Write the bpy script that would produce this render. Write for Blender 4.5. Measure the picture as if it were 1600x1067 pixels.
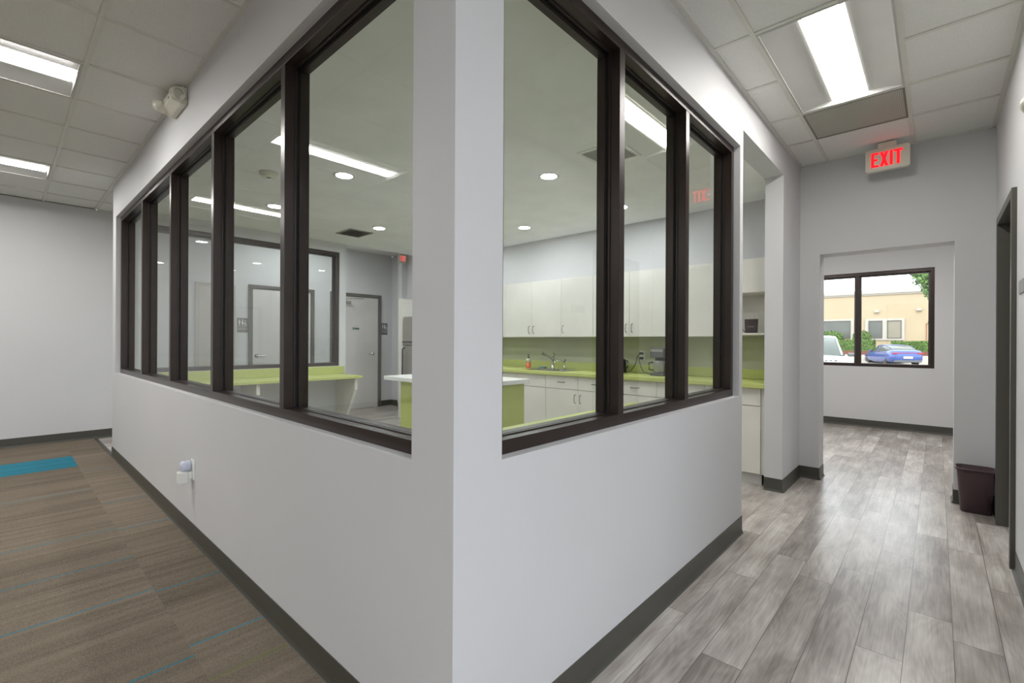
import bpy, math, random
from mathutils import Vector, Matrix, noise as mnoise
random.seed(11)
S = bpy.context.scene
for o in list(bpy.data.objects): bpy.data.objects.remove(o)

# ------------------------------------------------------------------ camera
CAM = Vector((0.9631, -0.8257, 1.2684))
yaw, pitch, roll = math.radians(42.321), math.radians(-0.0128), math.radians(0.2851)
F = Vector((-math.sin(yaw), math.cos(yaw), 0)); R = Vector((math.cos(yaw), math.sin(yaw), 0)); U = Vector((0, 0, 1))
F, U = math.cos(pitch)*F + math.sin(pitch)*U, math.cos(pitch)*U - math.sin(pitch)*F
R, U = math.cos(roll)*R + math.sin(roll)*U, math.cos(roll)*U - math.sin(roll)*R
cd = bpy.data.cameras.new('camera'); cam = bpy.data.objects.new('camera', cd)
cd.sensor_width = 36; cd.lens = 729.1/1600*36; cd.clip_start = 0.02; cd.clip_end = 300
M = Matrix((R, U, -F)).transposed().to_4x4(); M.translation = CAM
cam.matrix_world = M
S.collection.objects.link(cam); S.camera = cam

# ------------------------------------------------------------------ world, sun, exposure
W = bpy.data.worlds.new('sky'); S.world = W; W.use_nodes = True
nt = W.node_tree; bg = nt.nodes['Background']
bg.inputs[0].default_value = (0.90, 0.95, 1.0, 1); bg.inputs[1].default_value = 2.6
sd = bpy.data.lights.new('sun', 'SUN'); sd.energy = .8; sd.angle = math.radians(1.5); sd.color = (1, .96, .88)
sun = bpy.data.objects.new('sun', sd); sun.rotation_euler = (math.radians(42), 0, math.radians(18)); S.collection.objects.link(sun)
S.view_settings.view_transform = 'Standard'; S.view_settings.look = 'None'
S.view_settings.gamma = 1; S.view_settings.use_curve_mapping = False
S.view_settings.exposure = 0.70
TROFFER = 32.0      # radiance of the fluorescent lenses
DOWN = 136.0         # radiance of the round downlights

# ------------------------------------------------------------------ dimensions (metres)
H = 2.925; KH = 2.69
XW, ZS, ZT = -5.65, 0.9135, 2.566     # block west end, window sill and head
YK, YP, YN = 2.52, 3.631, 4.282
WR = 1.293; XF = -7.0

# ------------------------------------------------------------------ materials
def s2l(c):
    return tuple(((v/255)/12.92 if v/255 <= .04045 else ((v/255+.055)/1.055)**2.4) for v in c)
def node(t, ty, **kw):
    n = t.nodes.new(ty)
    for k, v in kw.items():
        if k.startswith('i_'):
            n.inputs[int(k[2:])].default_value = v
        else: setattr(n, k, v)
    return n
def mat(name, rgb, rough=.5, metal=0., bump=None, var=None, coat=0, spec=None):
    """principled paint; bump=(scale,strength), var=(scale,amount) = mottled colour"""
    m = bpy.data.materials.new(name); m.use_nodes = True; t = m.node_tree; b = t.nodes['Principled BSDF']
    c = s2l(rgb); b.inputs['Base Color'].default_value = (*c, 1)
    b.inputs['Roughness'].default_value = rough; b.inputs['Metallic'].default_value = metal
    if spec is not None: b.inputs['Specular IOR Level'].default_value = spec
    if coat: b.inputs['Coat Weight'].default_value = coat
    g = node(t, 'ShaderNodeNewGeometry')
    if var is None: var = (3., .04)
    n = node(t, 'ShaderNodeTexNoise'); n.inputs['Scale'].default_value = var[0]; n.inputs['Detail'].default_value = 3
    t.links.new(g.outputs['Position'], n.inputs['Vector'])
    r = node(t, 'ShaderNodeMapRange', i_1=.3, i_2=.7, i_3=1-var[1], i_4=1+var[1]); t.links.new(n.outputs['Fac'], r.inputs[0])
    mx = node(t, 'ShaderNodeVectorMath', operation='SCALE'); mx.inputs[0].default_value = c
    t.links.new(r.outputs[0], mx.inputs['Scale']); t.links.new(mx.outputs[0], b.inputs['Base Color'])
    if bump:
        n2 = node(t, 'ShaderNodeTexNoise'); n2.inputs['Scale'].default_value = bump[0]; n2.inputs['Detail'].default_value = 2
        t.links.new(g.outputs['Position'], n2.inputs['Vector'])
        bp = node(t, 'ShaderNodeBump'); bp.inputs['Strength'].default_value = bump[1]; bp.inputs['Distance'].default_value = .002
        t.links.new(n2.outputs['Fac'], bp.inputs['Height']); t.links.new(bp.outputs[0], b.inputs['Normal'])
    return m
def emit(name, rgb, strength):
    m = bpy.data.materials.new(name); m.use_nodes = True; t = m.node_tree
    t.nodes.remove(t.nodes['Principled BSDF']); e = node(t, 'ShaderNodeEmission')
    e.inputs[0].default_value = (*s2l(rgb), 1); e.inputs[1].default_value = strength
    t.links.new(e.outputs[0], t.nodes['Material Output'].inputs[0]); return m
def glass(name, tint=(0.93, 0.965, 0.95), gain=1.0):
    m = bpy.data.materials.new(name); m.use_nodes = True; t = m.node_tree
    t.nodes.remove(t.nodes['Principled BSDF'])
    tr = node(t, 'ShaderNodeBsdfTransparent'); tr.inputs[0].default_value = (*tint, 1)
    gl = node(t, 'ShaderNodeBsdfGlossy'); gl.inputs['Roughness'].default_value = 0.0
    g = node(t, 'ShaderNodeNewGeometry'); dt = node(t, 'ShaderNodeVectorMath', operation='DOT_PRODUCT')
    t.links.new(g.outputs['Incoming'], dt.inputs[0]); t.links.new(g.outputs['Normal'], dt.inputs[1])
    ab = node(t, 'ShaderNodeMath', operation='ABSOLUTE'); t.links.new(dt.outputs['Value'], ab.inputs[0])
    on = node(t, 'ShaderNodeMath', operation='SUBTRACT'); on.inputs[0].default_value = 1; t.links.new(ab.outputs[0], on.inputs[1])
    pw = node(t, 'ShaderNodeMath', operation='POWER'); pw.inputs[1].default_value = 5; t.links.new(on.outputs[0], pw.inputs[0])
    mx = node(t, 'ShaderNodeMixShader')
    mu = node(t, 'ShaderNodeMath', operation='MULTIPLY_ADD'); mu.inputs[1].default_value = .92; mu.inputs[2].default_value = .08*gain
    t.links.new(pw.outputs[0], mu.inputs[0])
    t.links.new(mu.outputs[0], mx.inputs[0]); t.links.new(tr.outputs[0], mx.inputs[1]); t.links.new(gl.outputs[0], mx.inputs[2])
    t.links.new(mx.outputs[0], t.nodes['Material Output'].inputs[0]); return m

WALL = mat('wall_paint', (206, 206, 207), .55, bump=(260, .12), var=(1.5, .015))
WHITE = mat('white_laminate', (222, 219, 210), .35)
WHITEP = mat('white_plastic', (225, 225, 220), .35)
CREAM = mat('cream_plastic', (214, 212, 196), .4)
TILE = mat('ceiling_tile', (230, 230, 226), .9, bump=(420, .9), var=(330, .10))
TBAR = mat('tee_bar', (214, 213, 205), .5)
GYP = mat('gypsum_ceiling', (236, 238, 236), .8)
BASE = mat('vinyl_base', (72, 71, 64), .42, bump=(60, .1))
BRONZE = mat('bronze_frame', (56, 46, 42), .30, .42, var=(8, .08))
DOORFR = mat('door_frame_paint', (84, 81, 74), .4)
DOORLF = mat('door_leaf', (206, 203, 199), .45)
GASKET = mat('gasket', (20, 20, 20), .6)
STEEL = mat('brushed_steel', (158, 155, 146), .38, .4, var=(40, .06))
CHROME = mat('chrome', (200, 200, 198), .15, 1.)
NICKEL = mat('satin_nickel', (150, 147, 140), .3, .9)
LIME = mat('lime_laminate', (186, 194, 114), .38, var=(60, .05))
SAGE = mat('sage_panel', (176, 178, 152), .5)
SOLIDW = mat('white_solid_top', (226, 226, 222), .3)
BLACK = mat('black_plastic', (24, 23, 23), .35)
DKGREY = mat('dark_grey_plastic', (86, 88, 90), .35)
BIN = mat('brown_bin_plastic', (74, 55, 60), .42, bump=(300, .3))
PLUM = mat('dark_package', (46, 30, 32), .4)
METALR = mat('reflector_metal', (186, 186, 182), .5)
GRILLE = mat('grille_metal', (128, 126, 116), .6, var=(200, .2))
SIGN = mat('sign_slate', (66, 72, 78), .5)
SIGNT = mat('sign_taupe', (110, 104, 96), .5)
SIGNW = mat('sign_white', (225, 225, 225), .5)
GREENP = mat('green_plate', (40, 120, 80), .5)
BLUEPL = mat('bluish_plug', (200, 206, 222), .3)
LENSE = emit('lens_edge', (255, 246, 228), 1.15)
LENS = emit('lamp_lens', (255, 253, 250), TROFFER); LENSC = emit('corridor_lamp_lens', (255, 252, 248), 25.0); LENSL = emit('lobby_fill_lens', (236, 243, 255), 46.0)
DISC = emit('downlight_lens', (248, 251, 255), DOWN)
REDL = emit('exit_red', (255, 20, 28), 1.6)
REDW = emit('exit_red_weak', (228, 110, 104), .6)
HEADL = mat('lamp_head', (190, 190, 178), .2, .1)
GLS = glass('partition_glass')
GLX = glass('window_glass', (.97, .98, .97), .8)
ORANGE = mat('orange_soap', (214, 96, 60), .25)
CLEARP = mat('clear_bottle', (200, 190, 170), .15)

def wood_mat():
    m = bpy.data.materials.new('grey_oak_plank'); m.use_nodes = True; t = m.node_tree; b = t.nodes['Principled BSDF']
    L = t.links.new
    at = node(t, 'ShaderNodeVertexColor', layer_name='tone'); g = node(t, 'ShaderNodeNewGeometry')
    sp = node(t, 'ShaderNodeSeparateColor'); L(at.outputs[0], sp.inputs[0])
    off = node(t, 'ShaderNodeCombineXYZ'); k = node(t, 'ShaderNodeMath', operation='MULTIPLY'); k.inputs[1].default_value = 37.
    L(sp.outputs[1], k.inputs[0]); L(k.outputs[0], off.inputs[2])
    sc = node(t, 'ShaderNodeVectorMath', operation='MULTIPLY'); sc.inputs[1].default_value = (30, 2.2, 1); L(g.outputs['Position'], sc.inputs[0])
    ad = node(t, 'ShaderNodeVectorMath', operation='ADD'); L(sc.outputs[0], ad.inputs[0]); L(off.outputs[0], ad.inputs[1])
    n1 = node(t, 'ShaderNodeTexNoise'); n1.inputs['Scale'].default_value = 1.; n1.inputs['Detail'].default_value = 6; n1.inputs['Distortion'].default_value = .35
    L(ad.outputs[0], n1.inputs['Vector'])
    sc2 = node(t, 'ShaderNodeVectorMath', operation='MULTIPLY'); sc2.inputs[1].default_value = (9, 2.6, 1); L(g.outputs['Position'], sc2.inputs[0])
    ad2 = node(t, 'ShaderNodeVectorMath', operation='ADD'); L(sc2.outputs[0], ad2.inputs[0]); L(off.outputs[0], ad2.inputs[1])
    n2 = node(t, 'ShaderNodeTexNoise'); n2.inputs['Scale'].default_value = 1.; n2.inputs['Detail'].default_value = 4; L(ad2.outputs[0], n2.inputs['Vector'])
    # cathedral grain rings
    wv = node(t, 'ShaderNodeTexWave', wave_type='RINGS'); wv.inputs['Scale'].default_value = 3.2; wv.inputs['Distortion'].default_value = 9.; wv.inputs['Detail'].default_value = 2
    sc3 = node(t, 'ShaderNodeVectorMath', operation='MULTIPLY'); sc3.inputs[1].default_value = (6, .55, 1); L(g.outputs['Position'], sc3.inputs[0])
    ad3 = node(t, 'ShaderNodeVectorMath', operation='ADD'); L(sc3.outputs[0], ad3.inputs[0]); L(off.outputs[0], ad3.inputs[1]); L(ad3.outputs[0], wv.inputs['Vector'])
    a = node(t, 'ShaderNodeMath', operation='MULTIPLY_ADD'); L(n1.outputs['Fac'], a.inputs[0]); a.inputs[1].default_value = .55; 
    L(n2.outputs['Fac'], a.inputs[2])
    fs = node(t, 'ShaderNodeVectorMath', operation='MULTIPLY'); fs.inputs[1].default_value = (150, 5, 1); L(g.outputs['Position'], fs.inputs[0])
    fa = node(t, 'ShaderNodeVectorMath', operation='ADD'); L(fs.outputs[0], fa.inputs[0]); L(off.outputs[0], fa.inputs[1])
    wv = node(t, 'ShaderNodeTexNoise'); wv.inputs['Scale'].default_value = 1.; wv.inputs['Detail'].default_value = 3; L(fa.outputs[0], wv.inputs['Vector'])
    a1 = node(t, 'ShaderNodeMath', operation='MULTIPLY_ADD'); L(wv.outputs['Fac'], a1.inputs[0]); a1.inputs[1].default_value = .45; L(a.outputs[0], a1.inputs[2])
    c1 = node(t, 'ShaderNodeVectorMath', operation='MULTIPLY'); c1.inputs[1].default_value = (7, 1.3, 1); L(g.outputs['Position'], c1.inputs[0])
    c2 = node(t, 'ShaderNodeVectorMath', operation='ADD'); L(c1.outputs[0], c2.inputs[0]); L(off.outputs[0], c2.inputs[1])
    c3 = node(t, 'ShaderNodeTexNoise'); c3.inputs['Scale'].default_value = 1.; c3.inputs['Detail'].default_value = 1.5; L(c2.outputs[0], c3.inputs['Vector'])
    c4 = node(t, 'ShaderNodeMath', operation='MULTIPLY'); c4.inputs[1].default_value = 95.; L(c3.outputs['Fac'], c4.inputs[0])
    c5 = node(t, 'ShaderNodeMath', operation='SINE'); L(c4.outputs[0], c5.inputs[0])
    c6 = node(t, 'ShaderNodeMath', operation='MULTIPLY_ADD'); L(c5.outputs[0], c6.inputs[0]); c6.inputs[1].default_value = .035; L(a1.outputs[0], c6.inputs[2])
    a2 = node(t, 'ShaderNodeMath', operation='MULTIPLY_ADD'); L(sp.outputs[0], a2.inputs[0]); a2.inputs[1].default_value = .36; L(c6.outputs[0], a2.inputs[2])
    cr = node(t, 'ShaderNodeValToRGB'); L(a2.outputs[0], cr.inputs[0]); e = cr.color_ramp.elements
    # a2 ranges about .55 .. 1.45 -> scale
    mr = node(t, 'ShaderNodeMapRange', i_1=.86, i_2=1.62); L(a2.outputs[0], mr.inputs[0]); L(mr.outputs[0], cr.inputs[0])
    e[0].position = 0; e[0].color = (*s2l((128, 119, 113)), 1); e[1].position = 1; e[1].color = (*s2l((216, 211, 204)), 1)
    x = e.new(.45); x.color = (*s2l((172, 165, 158)), 1)
    # seams from the plank's own uv
    uv = node(t, 'ShaderNodeUVMap', uv_map='uv'); su = node(t, 'ShaderNodeSeparateXYZ'); L(uv.outputs[0], su.inputs[0])
    def edge(o, w):
        p = node(t, 'ShaderNodeMath', operation='PINGPONG'); p.inputs[1].default_value = .5; L(o, p.inputs[0])
        q = node(t, 'ShaderNodeMath', operation='LESS_THAN'); q.inputs[1].default_value = w; L(p.outputs[0], q.inputs[0]); return q
    q1 = edge(su.outputs[0], .008); q2 = edge(su.outputs[1], .0011)
    q = node(t, 'ShaderNodeMath', operation='MAXIMUM'); L(q1.outputs[0], q.inputs[0]); L(q2.outputs[0], q.inputs[1])
    mx = node(t, 'ShaderNodeMix', data_type='RGBA'); L(q.outputs[0], mx.inputs[0]); L(cr.outputs[0], mx.inputs[6]); mx.inputs[7].default_value = (*s2l((84, 77, 70)), 1)
    L(mx.outputs[2], b.inputs['Base Color'])
    b.inputs['Roughness'].default_value = .28; b.inputs['Specular IOR Level'].default_value = .6
    bp = node(t, 'ShaderNodeBump'); bp.inputs['Strength'].default_value = .25; bp.inputs['Distance'].default_value = .0012
    L(a.outputs[0], bp.inputs['Height']); L(bp.outputs[0], b.inputs['Normal'])
    return m
def carpet_mat(name, lo, hi):
    m = bpy.data.materials.new(name); m.use_nodes = True; t = m.node_tree; b = t.nodes['Principled BSDF']; L = t.links.new
    at = node(t, 'ShaderNodeVertexColor', layer_name='tone'); g = node(t, 'ShaderNodeNewGeometry')
    sp = node(t, 'ShaderNodeSeparateColor'); L(at.outputs[0], sp.inputs[0])
    k = node(t, 'ShaderNodeMath', operation='MULTIPLY'); k.inputs[1].default_value = 50.; L(sp.outputs[1], k.inputs[0])
    off = node(t, 'ShaderNodeCombineXYZ'); L(k.outputs[0], off.inputs[2])
    sc = node(t, 'ShaderNodeVectorMath', operation='MULTIPLY'); sc.inputs[1].default_value = (22, 1.1, 1); L(g.outputs['Position'], sc.inputs[0])
    ad = node(t, 'ShaderNodeVectorMath', operation='ADD'); L(sc.outputs[0], ad.inputs[0]); L(off.outputs[0], ad.inputs[1])
    n1 = node(t, 'ShaderNodeTexNoise'); n1.inputs['Scale'].default_value = 1.; n1.inputs['Detail'].default_value = 4; L(ad.outputs[0], n1.inputs['Vector'])
    n2 = node(t, 'ShaderNodeTexNoise'); n2.inputs['Scale'].default_value = 380.; n2.inputs['Detail'].default_value = 3; L(g.outputs['Position'], n2.inputs['Vector'])
    a = node(t, 'ShaderNodeMath', operation='MULTIPLY_ADD'); a.inputs[1].default_value = 1.5; L(n2.outputs['Fac'], a.inputs[0]); h = node(t, 'ShaderNodeMath', operation='MULTIPLY'); h.inputs[1].default_value = .6; L(n1.outputs['Fac'], h.inputs[0]); L(h.outputs[0], a.inputs[2])
    a2 = node(t, 'ShaderNodeMath', operation='MULTIPLY_ADD'); a2.inputs[1].default_value = .22; L(sp.outputs[0], a2.inputs[0]); L(a.outputs[0], a2.inputs[2])
    mr = node(t, 'ShaderNodeMapRange', i_1=.65, i_2=1.6); L(a2.outputs[0], mr.inputs[0])
    cr = node(t, 'ShaderNodeValToRGB'); L(mr.outputs[0], cr.inputs[0]); e = cr.color_ramp.elements
    e[0].color = (*s2l(lo), 1); e[1].color = (*s2l(hi), 1)
    L(cr.outputs[0], b.inputs['Base Color']); b.inputs['Roughness'].default_value = .95; b.inputs['Specular IOR Level'].default_value = .15
    bp = node(t, 'ShaderNodeBump'); bp.inputs['Strength'].default_value = .6; bp.inputs['Distance'].default_value = .004
    L(n2.outputs['Fac'], bp.inputs['Height']); L(bp.outputs[0], b.inputs['Normal'])
    return m
WOOD = wood_mat()
CARPET = carpet_mat('taupe_carpet', (62, 54, 46), (150, 138, 122))
CARPETB = carpet_mat('blue_carpet', (28, 96, 116), (66, 146, 166))
CARPETG = carpet_mat('green_carpet', (74, 82, 44), (124, 134, 82))

# ------------------------------------------------------------------ mesh builder
class MB:
    def __init__(s): s.v = []; s.f = []; s.m = []; s.sm = []
    def add(s, vs, fs, m=0, smooth=False):
        b = len(s.v); s.v += [tuple(v) for v in vs]
        for f in fs: s.f.append(tuple(b+i for i in f)); s.m.append(m); s.sm.append(smooth)
        return s
    def box(s, x0, x1, y0, y1, z0, z1, m=0):
        vs = [(x, y, z) for z in (z0, z1) for y in (y0, y1) for x in (x0, x1)]
        return s.add(vs, [(0,2,3,1),(4,5,7,6),(0,1,5,4),(2,6,7,3),(0,4,6,2),(1,3,7,5)], m)
    def prism(s, poly, axis, a, b, m=0):
        """poly in the two other axes (xy / xz / yz order), extruded a..b along axis"""
        n = len(poly)
        def P(p, t):
            return {'z': (p[0], p[1], t), 'y': (p[0], t, p[1]), 'x': (t, p[0], p[1])}[axis]
        vs = [P(p, a) for p in poly] + [P(p, b) for p in poly]
        fs = [tuple(range(n))[::-1], tuple(range(n, 2*n))] + [(i, (i+1) % n, n+(i+1) % n, n+i) for i in range(n)]
        return s.add(vs, fs, m)
    def tube(s, pts, r, n=10, m=0, caps=True, rs=None):
        pts = [Vector(p) for p in pts]; rings = []
        for i, p in enumerate(pts):
            d = (pts[min(i+1, len(pts)-1)] - pts[max(i-1, 0)]).normalized()
            u = d.cross(Vector((0, 0, 1)))
            if u.length < .1: u = d.cross(Vector((1, 0, 0)))
            u.normalize(); w = d.cross(u); rr = rs[i] if rs else r
            rings.append([p + u*rr*math.cos(2*math.pi*k/n) + w*rr*math.sin(2*math.pi*k/n) for k in range(n)])
        vs = [v for rg in rings for v in rg]
        fs = [(i*n+k, i*n+(k+1) % n, (i+1)*n+(k+1) % n, (i+1)*n+k) for i in range(len(pts)-1) for k in range(n)]
        s.add(vs, fs, m, True)
        if caps: s.add(rings[0], [tuple(range(n))], m); s.add(rings[-1], [tuple(range(n))], m)
        return s
    def lathe(s, prof, c, axis='z', n=24, m=0, smooth=True, caps=True):
        """prof = [(radius, along)]"""
        vs = []
        for r, t in prof:
            for k in range(n):
                a = 2*math.pi*k/n; q = (r*math.cos(a), r*math.sin(a))
                p = {'z': (q[0], q[1], t), 'y': (q[0], t, q[1]), 'x': (t, q[0], q[1])}[axis]
                vs.append((c[0]+p[0], c[1]+p[1], c[2]+p[2]))
        fs = [(i*n+k, i*n+(k+1) % n, (i+1)*n+(k+1) % n, (i+1)*n+k) for i in range(len(prof)-1) for k in range(n)]
        if caps: fs += [tuple(range(n))[::-1], tuple(range((len(prof)-1)*n, len(prof)*n))]
        return s.add(vs, fs, m, smooth)
    def loft(s, rings, m=0, smooth=True, caps=True):
        n = len(rings[0]); vs = [v for r in rings for v in r]
        fs = [(i*n+k, i*n+(k+1) % n, (i+1)*n+(k+1) % n, (i+1)*n+k) for i in range(len(rings)-1) for k in range(n)]
        if caps: fs += [tuple(range(n))[::-1], tuple(range((len(rings)-1)*n, len(rings)*n))]
        return s.add(vs, fs, m, smooth)
    def build(s, name, mats, parent=None, bevel=0, tone=None, uv=None, segs=2):
        if not isinstance(mats, (list, tuple)): mats = [mats]
        off = Vector((0, 0, 0))
        p = parent
        while p is not None: off += p.location; p = p.parent
        if parent is not None and parent.get('_local'): off = Vector((0, 0, 0))
        me = bpy.data.meshes.new(name); me.from_pydata([Vector(v)-off for v in s.v], [], s.f)
        for m in mats: me.materials.append(m)
        me.polygons.foreach_set('material_index', s.m)
        me.polygons.foreach_set('use_smooth', s.sm)
        if tone:
            at = me.color_attributes.new('tone', 'FLOAT_COLOR', 'CORNER')
            for p_ in me.polygons:
                for li in p_.loop_indices: at.data[li].color = (*tone[p_.index], 1)
        if uv:
            ul = me.uv_layers.new(name='uv')
            for p_ in me.polygons:
                for j, li in enumerate(p_.loop_indices): ul.data[li].uv = uv[p_.index][j]
        me.update()
        import bmesh
        bm = bmesh.new(); bm.from_mesh(me); bmesh.ops.recalc_face_normals(bm, faces=bm.faces) if not uv else None
        bm.to_mesh(me); bm.free()
        o = bpy.data.objects.new(name, me); S.collection.objects.link(o)
        if parent: o.parent = parent
        if bevel:
            bv = o.modifiers.new('bevel', 'BEVEL'); bv.width = bevel; bv.segments = segs; bv.limit_method = 'ANGLE'
            bv.harden_normals = False
        return o
def box(*a): return MB().box(*a)
def tag(o, label, cat, group=None, kind=None):
    if label: o['label'] = label
    if cat: o['category'] = cat
    if group: o['group'] = group
    if kind: o['kind'] = kind
    return o
def thing(name, label, cat, loc=(0, 0, 0), rz=0, group=None, local=False):
    o = bpy.data.objects.new(name, None); S.collection.objects.link(o); o.empty_display_size = .05
    o.location = loc; o.rotation_euler = (0, 0, rz)
    if local: o['_local'] = 1
    return tag(o, label, cat, group)
def struct(name, mb, m, label=None, parent=None, **kw):
    o = mb.build(name, m, parent, **kw)
    if parent is None: o['kind'] = 'structure'
    if label: o['label'] = label
    return o
def sroot(name, loc, label):
    o = bpy.data.objects.new(name, None); S.collection.objects.link(o); o.location = loc; o['kind'] = 'structure'; o['label'] = label
    return o
def wall(name, axis, a, b, t0, t1, z0, z1, holes, label, m=WALL):
    """wall along axis ('x' or 'y') from a to b, thickness t0..t1, holes = [(lo, hi, zlo, zhi)]"""
    mb = MB()
    def bx(p, q, zl, zh):
        if q-p < 1e-4 or zh-zl < 1e-4: return
        if axis == 'x': mb.box(p, q, t0, t1, zl, zh)
        else: mb.box(t0, t1, p, q, zl, zh)
    c = a
    for lo, hi, zl, zh in sorted(holes):
        bx(c, lo, z0, z1); bx(lo, hi, z0, zl); bx(lo, hi, zh, z1); c = hi
    bx(c, b, z0, z1)
    return struct(name, mb, m, label)

# ------------------------------------------------------------------ floor
def wood_floor(name, x0, x1, y0, y1, label, joints={}):
    mb = MB(); tone = []; uv = []; w = .1524; x = .105
    k0 = math.floor((x0-x)/w); k1 = math.ceil((x1-x)/w); PL = 1.2192
    for k in range(k0, k1):
        a, b = x+k*w, x+(k+1)*w; ca, cb = max(a, x0), min(b, x1)
        if cb-ca < 1e-4: continue
        ph = joints.get(k, random.random()*PL)
        j = math.floor((y0-ph)/PL)
        while ph+j*PL < y1:
            c, d = ph+j*PL, ph+(j+1)*PL; cc, dd = max(c, y0), min(d, y1); j += 1
            if dd-cc < 1e-4: continue
            mb.add([(ca, cc, 0), (cb, cc, 0), (cb, dd, 0), (ca, dd, 0)], [(0, 1, 2, 3)])
            tone.append((random.random(), random.random(), random.random()))
            u0, u1, v0, v1 = (ca-a)/w, (cb-a)/w, (cc-c)/PL, (dd-c)/PL
            uv.append([(u0, v0), (u1, v0), (u1, v1), (u0, v1)])
    return struct(name, mb, WOOD, label, tone=tone, uv=uv)
wood_floor('floor', -7.2, 5.2, 0.0, 8.2, 'grey oak vinyl plank floor', {-1: 1.34, 0: 1.90, 1: 1.11, 2: 2.12, 3: 1.17, 5: 2.09, 6: 1.92, 7: 2.63, 4: 1.6})
wood_floor('floor', 0.0, 5.2, -8.0, 0.0, 'grey oak vinyl plank floor under the camera')
def carpet():
    mb = MB(); tone = []; T = .61
    rows = [(-.295, 0.0)] + [(-.295-T*(i+1), -.295-T*i) for i in range(13)]
    lines = {0: [(-1.31, 1), (-1.93, 1), (-3.05, 1), (-3.77, 1), (-1.03, 2), (-5.1, 1), (-.4, 1)],
             1: [(-1.232, 1), (-1.97, 1), (-2.50, 1), (-3.10, 1), (-4.32, 1), (-.75, 2), (-.2, 1)]}
    for r, (ya, yb) in enumerate(rows):
        ls = dict((round(x, 3), c) for x, c in lines.get(r, [(-6.6+random.random()*.3+.62*i, random.choice([1, 1, 2])) for i in range(10)]))
        k = -2
        while -5.96+T*k < 0.0:
            a = max(-5.96+T*k, -7.0); b = min(-5.96+T*(k+1), 0.0); k += 1
            if b-a < .001: continue
            tn = (random.random(), random.random(), 0)
            blue = (r in (1, 2) and abs(a+5.96) < .01)
            cuts = [a]
            for x in sorted(ls):
                if a < x-.0045 and x+.0045 < b and not blue: cuts += [x-.0045, x+.0045]
            cuts.append(b)
            for i in range(len(cuts)-1):
                m = 0
                if i % 2: m = ls[round((cuts[i]+cuts[i+1])/2, 3)]
                if blue: m = 1
                mb.add([(cuts[i], ya, .004), (cuts[i+1], ya, .004), (cuts[i+1], yb, .004), (cuts[i], yb, .004)], [(0, 1, 2, 3)], m); tone.append(tn)
    return struct('floor', mb, [CARPET, CARPETB, CARPETG], 'taupe striped carpet tiles with thin blue lines', tone=tone, uv=None)
carpet()
struct('trim_1', MB().box(-7.0, XW, -.012, .02, 0, .009), BASE, 'dark transition strip between carpet and planks')

# ------------------------------------------------------------------ walls
LX0, LX1, RY0, RY1 = -5.463, -.1905, .1893, 2.459
wall('wall_south', 'x', XW, 0, 0, .15, 0, H, [(LX0, LX1, ZS, ZT)], 'pale grey partition wall with the five-pane window strip')
wall('wall_east', 'y', .15, YP, -.15, 0, 0, H, [(RY0, RY1, ZS, ZT), (YK, YP, -1e-5, KH)], 'pale grey partition wall with three panes and a cased passage')
wall('wall_pier', 'y', YP, YN, -.14, 0, 0, H, [], 'pale grey wall pier beside the kitchen passage')
wall('wall_west', 'y', .15, 2.62, XW, -5.5, 0, H, [(.3, 2.52, .90, 2.556)], 'west kitchen wall with interior window')
wall('wall_far', 'y', -8, 4.39, XF-.15, XF, 0, H, [], 'far pale grey wall with the restroom doors')
wall('wall_north', 'x', -6.34, WR+.2, YN, 4.50, 0, H, [(.16, 1.065, -1e-5, 2.0845)], 'grey end wall with the square opening')
wall('wall_hall', 'x', XF, -6.34, 4.39, 4.50, 0, H, [], 'end wall of the restroom hall')
wall('wall_stub', 'y', 4.17, 4.39, -6.46, -6.34, 0, H, [], 'narrow wall end beside the fridge alcove')
wall('wall_right', 'y', 1.05, YN, WR, WR+.15, 0, H, [(3.06, 3.88, -1e-5, 2.105)], 'pale grey right corridor wall')
wall('wall_back', 'x', XF, 5.15, -8.15, -8, 0, H, [], 'wall behind the open office')
# room at the end of the corridor
wall('wall_window', 'x', -1.5, 2.6, 8.0, 8.2, 0, H, [(-.80, .938, .915, 2.3425)], 'far room wall with the window')
wall('wall_room_left', 'y', 4.5, 8.0, -1.65, -1.5, 0, H, [], 'left wall of the far room')
wall('wall_room_right', 'y', 4.5, 8.0, 2.45, 2.6, 0, H, [], 'right wall of the far room')
wall('wall_room_south', 'x', WR+.2, 2.6, YN+.02, 4.5, 0, H, [], 'near wall of the far room')
# room behind the right hand doorway
wall('wall_office_east', 'y', 1.2, YN, 4.6, 4.75, 0, H, [(2.2, 6.4, .6, 2.4)] if False else [(1.6, 4.1, .6, 2.4)], 'outer wall of the side office')
wall('wall_office_south', 'x', WR+.15, 4.75, 1.05, 1.2, 0, H, [], 'near wall of the side office')
wall('wall_office_north', 'x', 2.6, 4.75, YN, 4.43, 0, H, [], 'far wall of the side office')

wall('wall_lobby', 'y', -8, 1.05, 5.0, 5.15, 0, H, [(-4.2, .4, .3, 2.6)], 'outer wall of the unseen lobby with the added wide window')
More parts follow.
